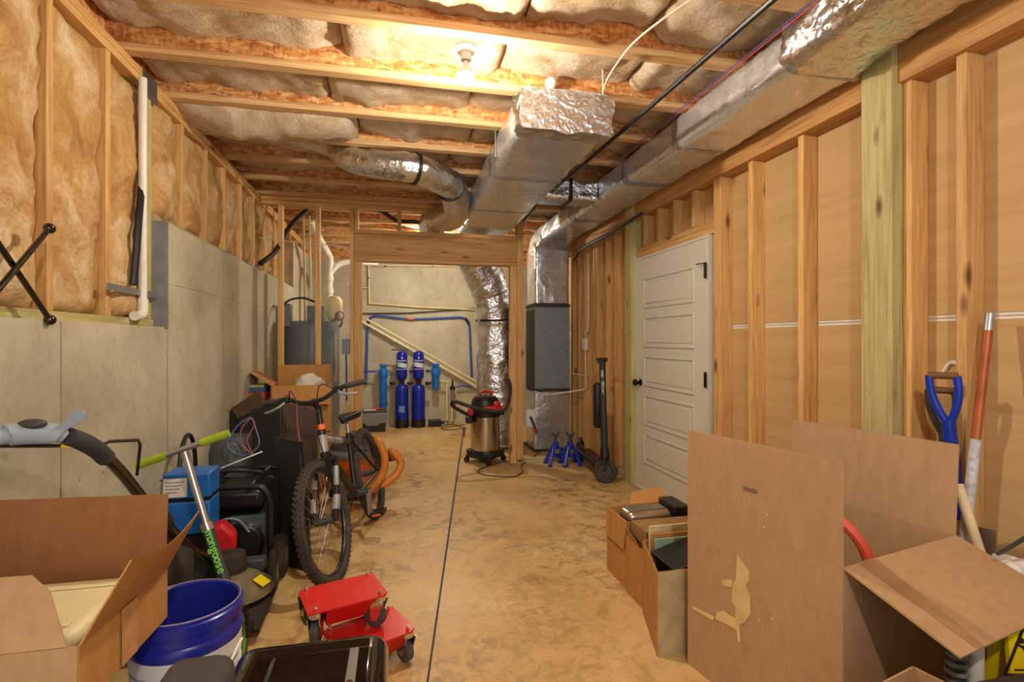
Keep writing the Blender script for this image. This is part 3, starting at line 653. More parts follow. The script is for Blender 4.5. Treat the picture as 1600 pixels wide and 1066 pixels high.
run('insulated_line', 'black insulated pipe draped through the top of the opening framing', 'pipe', [atY(560, 325, 5.7), atY(595, 330, 5.75), atY(620, 345, 5.8), atY(650, 347, 5.85), atY(676, 356, 5.9)], .022, BLACK)
run('sheathed_cable', 'white cable stretched across the partition studs', 'cable', [atY(400, 371, 5.32), atY(440, 376, 5.34), atY(500, 382, 5.345), atY(530, 384, 5.4), atY(548, 395, 5.5)], .005, WIREW)
run('sheathed_cable', 'cream cable looping behind the header cripples', 'cable', [atY(566, 330, 5.7), atY(590, 344, 5.7), atY(612, 346, 5.75)], .005, WIREW)
run('sheathed_cable', 'orange cable drooping behind the left partition stud', 'cable', [atY(460, 385, 5.7), atY(447, 402, 5.7), atY(441, 420, 5.7)], .004, ORANGE)
run('power_whip', 'dark flexible conduit looping over the water heater', 'conduit', [atY(440, 478, 5.75), atY(455, 468, 5.7), atY(475, 466, 5.68), atY(492, 472, 5.68)], .012, DKGREY)
run('gas_pipe', 'yellow pipe crossing under the rear joists', 'pipe', [atY(445, 328, 6.4), atY(540, 333, 6.4), atY(680, 342, 6.4)], .014, plain('yellow_pipe', (196, 158, 40), .5))
eb = thing('junction_box', 'small grey electrical box on the post beside the water heater', 'box', (-.44, 5.6, 1.2))
rbox(-.53, -.455, 5.36, 5.43, 1.16, 1.31).build('box_body', HEATER, eb, bevel=.004); MB().tube([(-.49, 5.39, 1.16), (-.485, 5.39, .7)], .008, 8).build('blue_conduit', PEX, eb)
# smoke detector on the joist
sm = thing('smoke_detector', 'round white smoke detector under the rear joists', 'detector', (.2, 6.78, ZJ)); p = (.2, 6.78, ZJ)
MB().lathe([(.0, 0), (.07, 0), (.07, -.02), (.055, -.035), (.0, -.036)], p, seg=26, caps=False).build('cover', WHITE, sm)
# ---- tan and blue plumbing on the back wall
YW = YB - .03
def w(px, py, y=YW): return atY(px, py, y)
tp = thing('supply_piping', 'thin tan water pipes running round the back wall', 'pipe', w(577, 480))
MB().tube([w(566, 415), w(712, 416)], .011, 8).build('pipe', TAN, tp); MB().tube([w(576, 415), w(577, 474)], .013, 8).build('pipe', TAN, tp)
MB().tube([w(577, 474), w(650, 480), w(742, 484)], .012, 8).build('pipe', TAN, tp); MB().tube([w(566, 450), w(577, 450)], .009, 8).build('pipe', TAN, tp)
for q in ((576, 416), (577, 474)): MB().ball(w(*q), .018, seg=10, rings=6).build('elbow', TAN, tp)
for q in ((576, 435), (602, 416), (676, 416)): MB().box(w(*q), (.03, .03, .016)).build('clip', BLACK, tp)
run('grey_conduit', 'dark grey conduit running low along the back wall', 'conduit', [w(566, 490), w(640, 489), w(742, 482)], .009, DKGREY, smooth_path=False)
bp = thing('water_line', 'bright blue water line bent in an arch over the filter tanks', 'pipe', w(572, 600))
MB().tube([w(572, 602), w(574, 520)] + cat_([w(574.5, 508), w(577, 499), w(584, 494), w(596, 494)], 4) + [w(640, 499), w(715, 496)] + cat_([w(721, 496), w(730, 500), w(733, 508), w(734, 520)], 4) + [w(737, 590)], .016, 10).build('blue_pipe', PEX, bp)
MB().tube([w(636, 498), w(646, 499)], .02, 10).build('fitting', CORAL, bp); MB().tube([w(575, 506), w(578, 498)], .021, 10).build('bend_support', BLACK, bp); MB().tube([w(727, 497), w(733, 507)], .021, 10).build('bend_support', BLACK, bp)
for i, (a, b) in enumerate((((566, 503), (757, 612)), ((573, 499), (757, 604)))):
    run('leaning_pipe', ('lower of two long cream pipes leaning diagonally across the back wall', 'upper of two long cream pipes leaning diagonally across the back wall')[i], 'pipe', [w(a[0], a[1], YW - .037 - i * .036), w(b[0], b[1], YW - .037 - i * .036)], .019 - i * .003, (plain('cream_pipe', (232, 224, 190), .45), TAN)[i], smooth_path=False)
# ---- twin filter tanks, housings, manifold
def tank(px, label, blue_label):
    q = atY(px, 600, 7.93); x = q.x; t = thing('filter_tank', label, 'water filter', (x, 7.93, 0), 'whole-house filter tanks')
    c = (x, 7.93, 0); R = .097
    MB().lathe([(.0, 0), (R + .004, 0), (R + .004, .12), (R, .122)], c, seg=30, caps=False).build('boot', BLACK, t)
    MB().lathe([(R, .12), (R, .55), (.092, .595), (.07, .63), (.03, .645), (.0, .646)], c, seg=30, caps=False).build('lower_tank', TANKB, t)
    MB().lathe([(.0, .62), (.036, .62), (.036, .73), (.0, .73)], c, seg=18, caps=False).build('valve_neck', BLACK, t)
    up = MB().lathe([(.0, .70), (.04, .705), (.075, .74), (.08, .78), (.08, 1.08), (.07, 1.115), (.035, 1.14), (.0, 1.142)], c, seg=30, caps=False).build('upper_tank', TANKB, t)
    def band(z0, z1, r, mat, name, skew=0.0, a0=-150, a1=-30):
        V = []; F = []; n = 14
        for k in range(n + 1):
            a = math.radians(a0 + (a1 - a0) * k / n); s_ = skew * (k / n - .5)
            for z in (z0 - s_, z1 - s_): V.append((x + r * math.cos(a), 7.93 + r * math.sin(a), z))
        for k in range(n): F.append((2 * k, 2 * k + 2, 2 * k + 3, 2 * k + 1))
        MB().add(V, F).build(name, mat, up)
    band(.90, .965, .0812, plain('label_pale', (196, 214, 222), .4, var=.02), 'label_band', .03)
    if blue_label: band(.235, .33, R + .0012, LBLUE, 'label_patch', 0, -118, -66)
    text_mesh('Aquasana', .034, frame_matrix((x, 7.93 - .083, 1.0), (1, 0, 0), (0, 0, 1)), 'logo_text', WHITE, up)
    MB().prism([(x, 7.93 - .083, 1.055), (x + .012, 7.93 - .083, 1.033), (x, 7.93 - .083, 1.022), (x - .012, 7.93 - .083, 1.033)], (0, .002, 0)).build('logo_drop', WHITE, up)
    if blue_label: MB().tube([(x - .15, 7.93, 1.16), (x + .1, 7.93, 1.155)], .009, 8).build('vent_bar', BLACK, up)
    text_mesh('WHOLE HOUSE', .022, frame_matrix((x, 7.93 - .083, .872), (1, 0, 0), (0, 0, 1)), 'logo_text', WHITE, up)
tank(628, 'left blue twin water filter tank with a light blue label low down', True)
tank(654, 'right blue twin water filter tank beside the small filter housing', False)
def housing(px, label, long_):
    q = atY(px, 600, 7.99); x = q.x; t = thing('filter_housing', label, 'water filter', (x, 7.99, .4)); z0 = .30 if long_ else .56
    MB().lathe([(.0, z0), (.045, z0), (.05, z0 + .02), (.056, .80), (.0, .80)], (x, 7.99, 0), seg=22, caps=False).build('sump', FILT, t)
    MB().lathe([(.066, .76), (.07, .78), (.07, .85), (.062, .87)], (x, 7.99, 0), seg=22).build('collar', FILT, t)
    MB().lathe([(.04, .87), (.04, .90), (.052, .91), (.052, .945), (.0, .946)], (x, 7.99, 0), seg=22, caps=False).build('cap', FILT, t)
    rbox(x - .012, x + .012, 8.04, YB + .001, .82, .86).build('wall_bracket', STEEL, t)
housing(599, 'long bright blue filter housing left of the filter tanks', True); housing(681, 'short bright blue filter housing right of the filter tanks', False)
mf = thing('manifold', 'black and blue pipe manifold joining the filters at mid height', 'pipe', (.1, 8.0, .83))
xa = [atY(p_, 600, 7.95).x for p_ in (567, 590, 608, 618, 640, 644, 666, 673)]
MB().tube([(xa[0], 8.0, .84), (xa[1], 8.0, .835)], .012, 8).build('blue_tail', PEX, mf)
for a, b in ((2, 3), (4, 5), (6, 7)): MB().tube([(xa[a], 7.99, .835), (xa[b], 7.94, .83)], .018, 8).build('connector', STEEL, mf)
for px in (613, 641, 669): MB().ball(atY(px, 599, 7.93), .034, (1.3, .8, .8), seg=10, rings=6).build('valve', BLACK, mf)
uv = thing('flow_loop', 'cream pipe dropping in a U beside the short filter housing', 'pipe', atY(700, 655, 8.05))
MB().tube([atY(687, 596, 8.02), atY(698, 597, 8.02), atY(698.5, 656, 8.02), atY(706, 657, 8.02), atY(706, 632, 8.02)], .016, 10).build('pipe', TAN, uv)
for q in ((698, 597), (698.5, 656), (706, 657)): MB().ball(atY(*q, 8.02), .022, seg=10, rings=6).build('elbow', TAN, uv)
st = thing('sterilizer', 'slim black and steel tube standing upright on the back wall', 'sterilizer', atY(707, 630, 7.98))
MB().tube([atY(707, 632, 8.04), atY(707, 606, 8.04)], .032, 14).build('chamber', STEEL, st)
for py in (632, 607): MB().tube([atY(707, py + 2, 8.04), atY(707, py - 3, 8.04)], .04, 14).build('end_cap', BLACK, st)
MB().tube([atY(707, 604, 8.04), atY(707, 592, 8.04)], [.02, .008], 10).build('lamp_lead', BLACK, st)
run('water_line', 'short blue water line beside the sterilizer', 'pipe', [atY(713, 605, 8.08), atY(722, 603, 8.08), atY(737, 604, 8.08)], .011, PEX)
pb = thing('power_brick', 'small black power brick on the floor by the back wall', 'adapter', atZ(680, 664))
q = atZ(680, 666); rbox(q.x - .1, q.x + .09, q.y - .06, q.y + .06, .01, .10).build('brick', BLACK, pb, bevel=.012); rbox(q.x + .09, q.x + .14, q.y - .02, q.y + .02, .03, .07).build('plug', BLACK, pb)
for k in (-.08, .06): rbox(q.x + k, q.x + k + .02, q.y - .05, q.y + .05, 0, .012).build('foot', BLACK, pb)
MB().tube(cat_([atZ(690, 666, .006), atZ(705, 663, .006), atZ(722, 668, .006), atZ(705, 672, .006), atZ(690, 669, .006), atZ(726, 664, .006)], 6), .005, 8).build('power_cord', BLACK, pb)
# ---- tool case
tc = thing('tool_case', 'grey and black plastic tool case with tools on its lid', 'tool case', atZ(585, 675)); a = atZ(585, 675); x0, x1, y0 = a.x - .2, a.x + .17, a.y - .02
MB().prism([(x0, y0, 0), (x1 - .02, y0, 0), (x1 - .005, y0, .13), (x0, y0, .13)], (0, .26, 0)).build('base', BLACK, tc, bevel=.01)
MB().prism([(x0 - .005, y0 - .01, .12), (x0 + .07, y0 - .01, .12), (x0 + .09, y0 - .01, .085), (x1 - .12, y0 - .01, .085), (x1 - .09, y0 - .01, .12), (x1, y0 - .01, .12), (x1 + .01, y0 - .01, .27), (x0 - .005, y0 - .01, .27)], (0, .28, 0)).build('cover', GREY, tc, bevel=.012)
rbox(x0, x1, y0, y0 + .26, .27, .30).build('lid', DKGREY, tc, bevel=.01)
tl = tag(MB().tube([(x0 + .14, y0 + .1, .313), (x0 + .3, y0 + .14, .313)], .012, 8).build('screwdriver', RED2), 'red tool lying on the grey tool case', 'tool')
tl = tag(MB().sheet([(x0 + .05, y0 + .04, .306), (x0 + .22, y0 + .05, .306), (x0 + .22, y0 + .12, .306), (x0 + .06, y0 + .1, .306)], .01).build('manual', PAPER), 'white paper manual lying on the grey tool case', 'paper')
# ---- little switch box and wires on right wall
sw = thing('switch_box', 'small white disconnect box on the right wall studs by the furnace', 'switch', (2.05, 5.4, 1.2)); q = atX(915, 538, 2.095)
rbox(2.07, 2.108, q.y - .045, q.y + .045, q.z - .065, q.z + .065).build('box_body', WHITE, sw, bevel=.004); MB().tube(cat_([q + Vector((0, 0, .06)), q + Vector((0, .0, .15)), q + Vector((.0, -.08, .22)), q + Vector((0, -.08, 1.0))], 5), .008, 8).build('cable', WIREW, sw)
MB().tube([q - Vector((0, 0, .06)), q - Vector((0, 0, .5))], .008, 8).build('cable', WIREW, sw)
run('condensate_tube', 'thin white tube sagging in front of the furnace base', 'tube', [(1.56, 5.84, .70), (1.7, 5.835, .665), (1.9, 5.835, .68), (2.09, 5.6, .74)], .011, PVC)
run('furnace_wire', 'thin white wire looping from the studs to the furnace', 'wire', [(2.0, 5.84, .92), (2.06, 5.7, .90), (2.1, 5.5, .91)], .005, WIREW)
dc = thing('service_outlet', 'white outlet box with a plugged cord on the plenum side by the post', 'outlet', (1.5, 6, .4)); rbox(1.44, 1.56, 5.80, 5.84, .30, .5).build('outlet_plate', WHITE, dc, bevel=.006)
MB().tube([(1.5, 5.79, .42), (1.53, 5.76, .34), (1.56, 5.76, .24)], .014, 8).build('plug', BLACK, dc); MB().tube([(1.545, 5.76, .29), (1.57, 5.76, .23)], .018, 8).build('plug_grip', RED2, dc)
# ================================================================== LEFT SIDE CLUTTER
def stuff(o): o['kind'] = 'stuff'; return o
# ---- mountain bike, built nose-forward along +x and then stood in place
def wheel_parts(name, T, hub, R=.327, par=None):
    W = MB().ring(hub, R - .026, .026, (0, 1, 0), 56, 12); tire = W.xf(T).build(name, RUBBER, par)
    K_ = MB()
    for k in range(66):
        for s_ in (-1, 0, 1):
            a = 2 * math.pi * (k + .5 * abs(s_)) / 66; rr_ = R - (.007 if s_ else .0)
            c = Vector(hub) + Vector((math.cos(a) * rr_, s_ * .017, math.sin(a) * rr_)); Rm = Matrix.Rotation(-a, 3, 'Y')
            K_.box(c, (.009, .011 if s_ else .016, .014), Rm)
    stuff(K_.xf(T).build('tread_knobs', RUBBER, tire, smooth=0))
    MB().ring(hub, R - .053, .011, (0, 1, 0), 48, 8).xf(T).build('rim', plain('rim_dark', (70, 70, 72), .35, .8), tire)
    S = MB()
    for k in range(28):
        a = 2 * math.pi * k / 28; b = a + (.35 if k % 2 else -.35); sd_ = .028 if k % 4 < 2 else -.028; h = Vector(hub)
        S.tube([h + Vector((math.cos(b) * .022, sd_, math.sin(b) * .022)), h + Vector((math.cos(a) * (R - .06), 0, math.sin(a) * (R - .06)))], .0013, 4)
    stuff(S.xf(T).build('spokes', STEEL, tire))
    MB().cyl(Vector(hub) + Vector((0, -.05, 0)), Vector(hub) + Vector((0, .05, 0)), .02, 12).xf(T).build('hub', DKGREY, tire)
    return tire
hd = math.atan2(-.985, -.17); BASE = Vector((-.305, 2.93, 0))
front_contact = Vector((1.03, 0, 0))
def bike_matrix(heading, lean, contact, at):
    return Matrix.Translation(at) @ Matrix.Rotation(heading, 4, 'Z') @ Matrix.Rotation(lean, 4, 'X') @ Matrix.Translation(-contact)
TB = bike_matrix(hd, math.radians(12), front_contact, BASE)
hb, ht = Vector((.835, 0, .64)), Vector((.795, 0, .80)); ax = (ht - hb).normalized()
ST = TB @ Matrix.Translation(hb) @ Matrix.Rotation(math.radians(-3), 4, ax) @ Matrix.Translation(-hb)
bk = thing('mountain_bike', 'black mountain bike with a white head badge leaning on the dark boards', 'bicycle', tuple(BASE))
FRM = plain('bike_black', (30, 31, 33), .3, .1); FWH = plain('bike_silver', (158, 160, 160), .4, .3)
fr = MB(); bb = (.43, 0, .30); stp = (.30, 0, .68); hub_r = (0, 0, .327)
fr.tube([bb, stp], .017, 12).tube([(.31, 0, .62), (.80, 0, .735)], .019, 12).tube([bb, (.825, 0, .675)], .024, 12).tube([hb, ht], .024, 14)
for s_ in (-1, 1): fr.tube([(.43, s_ * .03, .30), (.2, s_ * .055, .315), (0, s_ * .065, .327)], .010, 8).tube([(.31, s_ * .02, .62), (.1, s_ * .05, .42), (0, s_ * .065, .327)], .009, 8)
frame = fr.xf(TB).build('frame', FRM, bk)
MB().tube([(.80, 0, .735), (.50, 0, .665)], .0205, 12).xf(TB).build('decal_sleeve', FWH, frame); MB().tube([hb.lerp(ht, .15), hb.lerp(ht, .75)], .0255, 14).xf(TB).build('head_badge', FWH, frame)
wheel_parts('rear_wheel', TB, hub_r, par=bk); wheel_parts('front_wheel', ST, (1.03, 0, .327), par=bk)
fk = MB()
for s_ in (-1, 1): fk.tube([(.855, s_ * .062, .60), (.935, s_ * .062, .46)], .015, 10).tube([(.925, s_ * .062, .48), (1.03, s_ * .058, .325)], .021, 12)
fk.tube([(.85, -.07, .615), (.85, .07, .615)], .022, 10).tube([hb, (.85, 0, .61)], .02, 10)
fork = fk.xf(ST).build('fork', FRM, bk)
for s_ in (-1, 1):
    MB().tube([(.868, s_ * .062, .578), (.93, s_ * .062, .47)], .0158, 10).xf(ST).build('stanchion', FWH, fork); MB().tube([(.955, s_ * .0625, .435), (1.0, s_ * .06, .37)], .0222, 10).xf(ST).build('fork_decal', FWH, fork)
    MB().box((.915, s_ * .045, .58), (.02, .02, .09)).xf(ST).build('brake_arm', BLACK, fork)
MB().tube([ht - ax * .01, ht + ax * .02], .027, 14).xf(ST).build('headset_ring', ORANGE, bk)
hbz = ht + ax * .15 + Vector((.06, 0, .02))
MB().tube([ht, ht + ax * .13], .017, 10).tube([ht + ax * .12, hbz], .018, 10).xf(ST).build('stem', FRM, bk)
bar = [hbz + Vector((-.05, -.31, .045)), hbz + Vector((-.02, -.16, .04)), hbz + Vector((0, -.06, 0)), hbz + Vector((0, .06, 0)), hbz + Vector((-.02, .16, .04)), hbz + Vector((-.05, .31, .045))]
hbar = MB().tube(cat_(bar, 6), .0125, 10).xf(ST).build('handlebar', FRM, bk)
for s_, i in ((-1, 0), (1, 5)):
    e = bar[i]; inn = e + Vector((.02, -s_ * .125, -.002)); MB().tube([e, inn], .0165, 12).xf(ST).build('grip', RUBBER, hbar)
    c = inn + Vector((.005, -s_ * .03, 0)); MB().box(c + Vector((.015, 0, -.005)), (.05, .035, .035)).xf(ST).build('shifter', BLACK, hbar, bevel=.006)
    MB().tube(cat_([c + Vector((.02, 0, -.01)), c + Vector((.065, s_ * .02, -.03)), c + Vector((.07, s_ * .07, -.045)), c + Vector((.055, s_ * .115, -.05))], 5), .007, 8).xf(ST).build('brake_lever', FWH, hbar)
    MB().tube(cat_([c + Vector((.03, -s_ * .02, 0)), c + Vector((.12, -s_ * .08, .03)), ht + Vector((.13, s_ * .02, -.02)), hb + Vector((.08, s_ * .04, -.03))], 7), .003, 6).xf(TB).build('brake_cable', BLACK, hbar)
MB().tube([(.305, 0, .66), (.27, 0, .76)], .0135, 10).xf(TB).build('seatpost', STEEL, bk)
SV = [(.38, -.02, .79), (.38, .02, .79), (.30, .03, .795), (.22, .075, .80), (.13, .08, .805), (.11, 0, .805), (.13, -.08, .805), (.22, -.075, .80), (.30, -.03, .795), (.37, -.012, .755), (.37, .012, .755), (.29, .02, .757), (.22, .06, .758), (.14, .065, .76), (.13, 0, .76), (.14, -.065, .76), (.22, -.06, .758), (.29, -.02, .757)]
MB().add(SV, [tuple(range(9)), tuple(range(17, 8, -1))] + [(i, i + 9, (i + 1) % 9 + 9, (i + 1) % 9) for i in range(9)]).xf(TB).build('saddle', BLACK, bk, bevel=.01)
MB().ring(bb, .085, .006, (0, 1, 0), 30, 6).xf(TB @ Matrix.Translation((0, -.05, 0))).build('chainring', DKGREY, bk)
MB().cyl((.43, -.09, .30), (.43, .09, .30), .022, 12).xf(TB).build('crank_axle', DKGREY, bk)
for s_, dx, dz in ((-1, -.12, .12), (1, .12, -.12)):
    cr = MB().beam((.43, s_ * .085, .30), (.43 + dx, s_ * .10, .30 + dz), .014, .025, (0, 1, 0)).xf(TB).build('crank_arm', STEEL, bk)
    c = Vector((.43 + dx, s_ * .15, .30 + dz)); pm_ = MB()
    pm_.box(c + Vector((.045, 0, 0)), (.01, .09, .02)).box(c - Vector((.045, 0, 0)), (.01, .09, .02)).box(c + Vector((0, .04, 0)), (.09, .01, .02)).box(c - Vector((0, .04, 0)), (.09, .01, .02)).box(c, (.02, .09, .015))
    pm_.xf(TB).build('pedal', BLACK, cr); MB().box(c + Vector((.052, 0, 0)), (.004, .05, .012)).xf(TB).build('reflector', ORANGE, cr)
# ---- orange wet vac with looping hose behind the bike
ov = thing('wet_vacuum', 'orange wet vacuum with a dark lid behind the bike', 'vacuum', tuple(atZ(556, 778))); c = atZ(556, 776); c.z = 0
MB().lathe([(.0, .05), (.17, .05), (.18, .08), (.205, .36), (.0, .36)], c, seg=32, caps=False).build('drum', ORANGE, ov)
MB().lathe([(.212, .35), (.222, .37), (.222, .395), (.212, .41)], c, seg=32).build('rim_band', GREY, ov)
MB().lathe([(.21, .405), (.19, .45), (.13, .49), (.0, .50)], c, seg=32, caps=False).build('lid', DKGREY, ov)
rbox(c.x - .05, c.x + .05, c.y - .12, c.y + .12, .49, .53).build('carry_handle', BLACK, ov, bevel=.015)
for k in range(4):
    a = k * math.pi / 2 + .6; q = c + Vector((math.cos(a) * .19, math.sin(a) * .19, 0)); f_ = rbox(q.x - .04, q.x + .04, q.y - .04, q.y + .04, .045, .10).build('caster_arm', BLACK, ov, bevel=.01)
    MB().cyl(q + Vector((-.015, 0, .025)), q + Vector((.015, 0, .025)), .025, 14).build('caster_wheel', BLACK, f_)
MB().tube([c + Vector((.17, -.05, .33)), c + Vector((.30, -.09, .325))], .03, 14).build('hose_port', BLACK, ov)
oh = thing('vacuum_hose', 'fat orange hose looping on the floor from the orange vacuum', 'hose', tuple(atZ(600, 752)))
hp = [c + Vector((.31, -.09, .325)), atD(612, 705, 4.2), atD(626, 722, 4.2), atD(617, 744, 4.15), atD(590, 762, 4.05), atD(563, 768, 4.0), atD(548, 762, 4.02)]
MB().tube(cat_(hp, 8), .031, 14).build('hose_run', HOSEO, oh)
hp = [c + Vector((.02, -.06, .54)), c + Vector((.11, -.07, .50)), atD(592, 692, 4.08), atD(601, 715, 4.06), atD(597, 742, 4.04), atD(575, 768, 3.98), atD(560, 772, 3.97)]
MB().tube(cat_(hp, 8), .031, 14).build('hose_run', HOSEO, oh)
MB().tube([hp[0], hp[1]], .034, 14).build('cuff', BLACK, oh)
# ---- carton stack at the partition
def carton(name, label, c, w_, d_, h, z0, ang, mat, flaps, inner=None, th=.005, fl=None, group=None):
    """open carton; flaps = {side: (angle from horizontal outward, length)}; sides 0 near, 1 right, 2 far, 3 left"""
    c = Vector((c[0], c[1], z0)); R = rz(ang); t = thing(name, label, 'box', tuple(c), group)
    cs = [Vector((-w_ / 2, -d_ / 2, 0)), Vector((w_ / 2, -d_ / 2, 0)), Vector((w_ / 2, d_ / 2, 0)), Vector((-w_ / 2, d_ / 2, 0))]
    outs = [Vector((0, -1, 0)), Vector((1, 0, 0)), Vector((0, 1, 0)), Vector((-1, 0, 0))]
    MB().sheet([c + R @ (q * .985) + Vector((0, 0, th)) for q in cs], th).build('bottom_panel', mat, t)
    for i in range(4):
        a, b = cs[i], cs[(i + 1) % 4]; up = Vector((0, 0, h))
        MB().sheet([c + R @ a, c + R @ b, c + R @ (b + up), c + R @ (a + up)], th).build('side_panel', mat, t)
        if i in flaps:
            an, ln = flaps[i]; an = math.radians(an); off = outs[i] * (math.cos(an) * ln) + Vector((0, 0, math.sin(an) * ln)); sk = (b - a).normalized() * .006
            MB().sheet([c + R @ (a + up + sk), c + R @ (b + up - sk), c + R @ (b + up + off - sk), c + R @ (a + up + off + sk)], th * .8).build('flap', mat, t)
    return t
q = atD(474, 640, 4.62); bx_c = (q.x, q.y)
lowb = carton('cardboard_box', 'closed brown carton under the open carton by the partition', bx_c, .48, .42, .50, 0, .1, CARDG, {0: (178, .20), 2: (178, .20)})
carton('cardboard_box', 'open golden carton stacked at the partition with white packing inside', bx_c, .47, .40, .40, .512, .1, CARDG, {3: (35, .2), 1: (70, .17), 2: (82, .16), 0: (-62, .18)})
wb = thing('packing_bag', 'crumpled white packing bag inside the golden carton', 'bag', (q.x, q.y, .8))
m = MB().ball((q.x + .05, q.y + .02, .90), .11, (1.1, .9, .85), 20, 14); m.disp(.03, 9, 3); m.build('bag_body', PAPER, wb, smooth=25)
ob = thing('game_box', 'orange and blue printed box beside the golden carton', 'box', tuple(atD(408, 640, 4.5))); p = atD(402, 626, 4.45)
rbox(p.x - .08, p.x + .08, p.y - .1, p.y + .1, 0, p.z + .08).build('box_body', plain('print_orange', (176, 84, 36), .5, var=.2, scale=30), ob, bevel=.004); rbox(p.x - .082, p.x + .082, p.y - .102, p.y + .102, p.z + .081, p.z + .12).build('box_lid', plain('print_blue', (66, 112, 150), .5, var=.2, scale=20), ob, bevel=.004)
bm = tag(rbox(p.x - .07, p.x + .075, p.y - .09, p.y + .08, p.z + .121, p.z + .14).build('magazine', plain('print_yellow', (190, 170, 110), .5, var=.3, scale=20)), 'flat magazine on top of the orange and blue box', 'magazine')
# ---- dark boards leaning between generator and bike
def board(label, pts, th, mat, name='dark_board'):
    o = MB().sheet(pts, th).build(name, mat, None, bevel=.003); return tag(o, label, 'board', 'dark boards leaning by the bike')
G = lambda px, d: (lambda r_: Vector((r_.x * d, r_.y * d, 0)))(ray(px, 533))
board('large dark brown board standing behind the bike handlebar', [G(418, 3.55), G(500, 3.75), atD(494, 640, 3.75), atD(420, 622, 3.55)], .03, PANELT)
board('narrow black board with a bright lower corner beside the bike wheel', [G(446, 3.0), G(486, 2.9), atD(470, 690, 3.12), atD(432, 683, 3.2)], .03, PANEL)
board('black board leaning over the generator with cables on it', [G(405, 3.35), G(446, 3.25), atD(440, 628, 3.42), atD(393, 641, 3.48)], .025, PANEL)
dcase = thing('dark_case', 'dark brown open case on top of the leaning boards', 'case', tuple(atD(392, 645, 3.95)))
MB().sheet([atD(361, 640, 3.85), atD(372, 655, 3.8), atD(415, 636, 3.9), atD(404, 612, 4.0)], .02).build('case_lid', PANELT, dcase)
pA, pB = atD(361, 641, 3.84), atD(373, 656, 3.79); MB().sheet([pA, pB, Vector((pB.x, pB.y, 0)), Vector((pA.x, pA.y, 0))], .02).build('case_side', PANEL, dcase)
pA = atD(415, 637, 3.9); MB().sheet([pB, pA, Vector((pA.x, pA.y, 0)), Vector((pB.x, pB.y, 0))], .02).build('case_front', PANEL, dcase)
# ---- cables
for i, (lab, mat, pts) in enumerate((
    ('loop of blue cable hanging in front of the dark boards', BLUEC, [(392, 652), (372, 665), (356, 690), (362, 705), (382, 712), (400, 702), (405, 690), (398, 665), (393, 653)]),
    ('loop of pink cable hanging in front of the dark boards', PINK, [(391, 654), (378, 670), (376, 690), (388, 705), (396, 712), (386, 688), (397, 665), (394, 654)]))):
    run('coiled_cable', lab, 'cable', [atD(a, b, 3.36 - .03 * i) for a, b in pts], .005, mat)
run('coiled_cable', 'pale pink cable draped over the tall brown board', 'cable', [atD(440, 626, 3.50), atD(452, 618, 3.48), atD(463, 632, 3.5), atD(464, 660, 3.51), atD(468, 690, 3.49)], .006, PINK)
# ---- generator with tubular frame
gn = thing('generator', 'black tubular-frame generator with a wired engine behind the scooter', 'generator', tuple(G(400, 2.95)))
ENG = plain('engine_dark', (40, 42, 42), .6, .3, .2); gx0, gx1, gy0, gy1 = -1.08, -.66, 2.98, 3.42
for y in (gy0, gy1):
    MB().tube(cat_([(gx0, y, .02), (gx0, y, .1), (gx0, y, .42), (gx0 + .03, y, .5), (gx0 + .09, y, .52), (gx1 - .09, y, .52), (gx1 - .03, y, .5), (gx1, y, .42), (gx1, y, .1), (gx1, y, .02)], 4), .016, 10).build('frame_hoop', BLACK, gn)
for x in (gx0 + .1, gx1 - .1): MB().tube([(x, gy0, .52), (x, gy1, .52)], .014, 10).build('frame_rail', BLACK, gn); MB().tube([(x, gy0, .06), (x, gy1, .06)], .014, 10).build('frame_rail', BLACK, gn)
rbox(gx0, gx1, gy0, gy0 + .03, .05, .075).build('frame_rail', BLACK, gn)
rbox(gx0 + .06, gx1 - .06, gy0 + .06, gy1 - .06, .07, .34).build('engine_block', ENG, gn, bevel=.03)
for k in range(7): rbox(gx0 + .09, gx1 - .15, gy0 + .045, gy0 + .08, .12 + k * .028, .132 + k * .028).build('cooling_fin', GALV, gn)
MB().lathe([(.0, 0), (.10, 0), (.11, .03), (.09, .05), (.0, .055)], (gx1 - .14, gy0 + .05, .22), Matrix.Rotation(math.radians(90), 3, 'X'), 26, caps=False).build('recoil_cover', BLACK, gn)
rbox(gx0 + .05, gx1 - .05, gy0 + .05, gy1 - .05, .38, .49).build('fuel_tank', BLACK, gn, bevel=.03)
rbox(gx1 - .2, gx1 - .03, gy0 + .02, gy0 + .05, .24, .36).build('outlet_panel', plain('panel_teal', (84, 104, 110), .4), gn, bevel=.004)
for i in range(5): MB().cyl((gx1 - .19 + i * .035, gy0 + .02, .30), (gx1 - .19 + i * .035, gy0 + .008, .30), .011, 10).build('outlet', STEEL, gn)
for i in range(4): MB().cyl((gx0 + .12 + i * .05, gy0 + .05, .22 + .03 * (i % 2)), (gx0 + .12 + i * .05, gy0 + .03, .22 + .03 * (i % 2)), .008, 8).build('bolt', STEEL, gn)
MB().tube(cat_([(gx0 + .1, gy0 + .02, .2), (gx0 + .17, gy0 - .0, .34), (gx0 + .26, gy0 - .0, .35), (gx1 - .1, gy0 + .0, .28)], 6), .007, 8).build('wire', GREY, gn)
bc = thing('blue_case', 'blue plastic case with a white label beside the generator', 'case', (-1.1, 2.9, .0)); p = atD(262, 765, 2.45); q = atD(335, 770, 2.5)
bR = math.atan2(q.y - p.y, q.x - p.x); cc = (p + q) / 2 + Vector((-.03, .1, 0)); Rm = rz(bR); wdt = (q - p).length
MB().box((cc.x, cc.y, .44), (wdt, .17, .16), Rm).build('base', BLUEBOX, bc, bevel=.008); MB().box((cc.x, cc.y, .325), (wdt * 1.02, .18, .06), Rm).build('foot_rail', BLACK, bc)
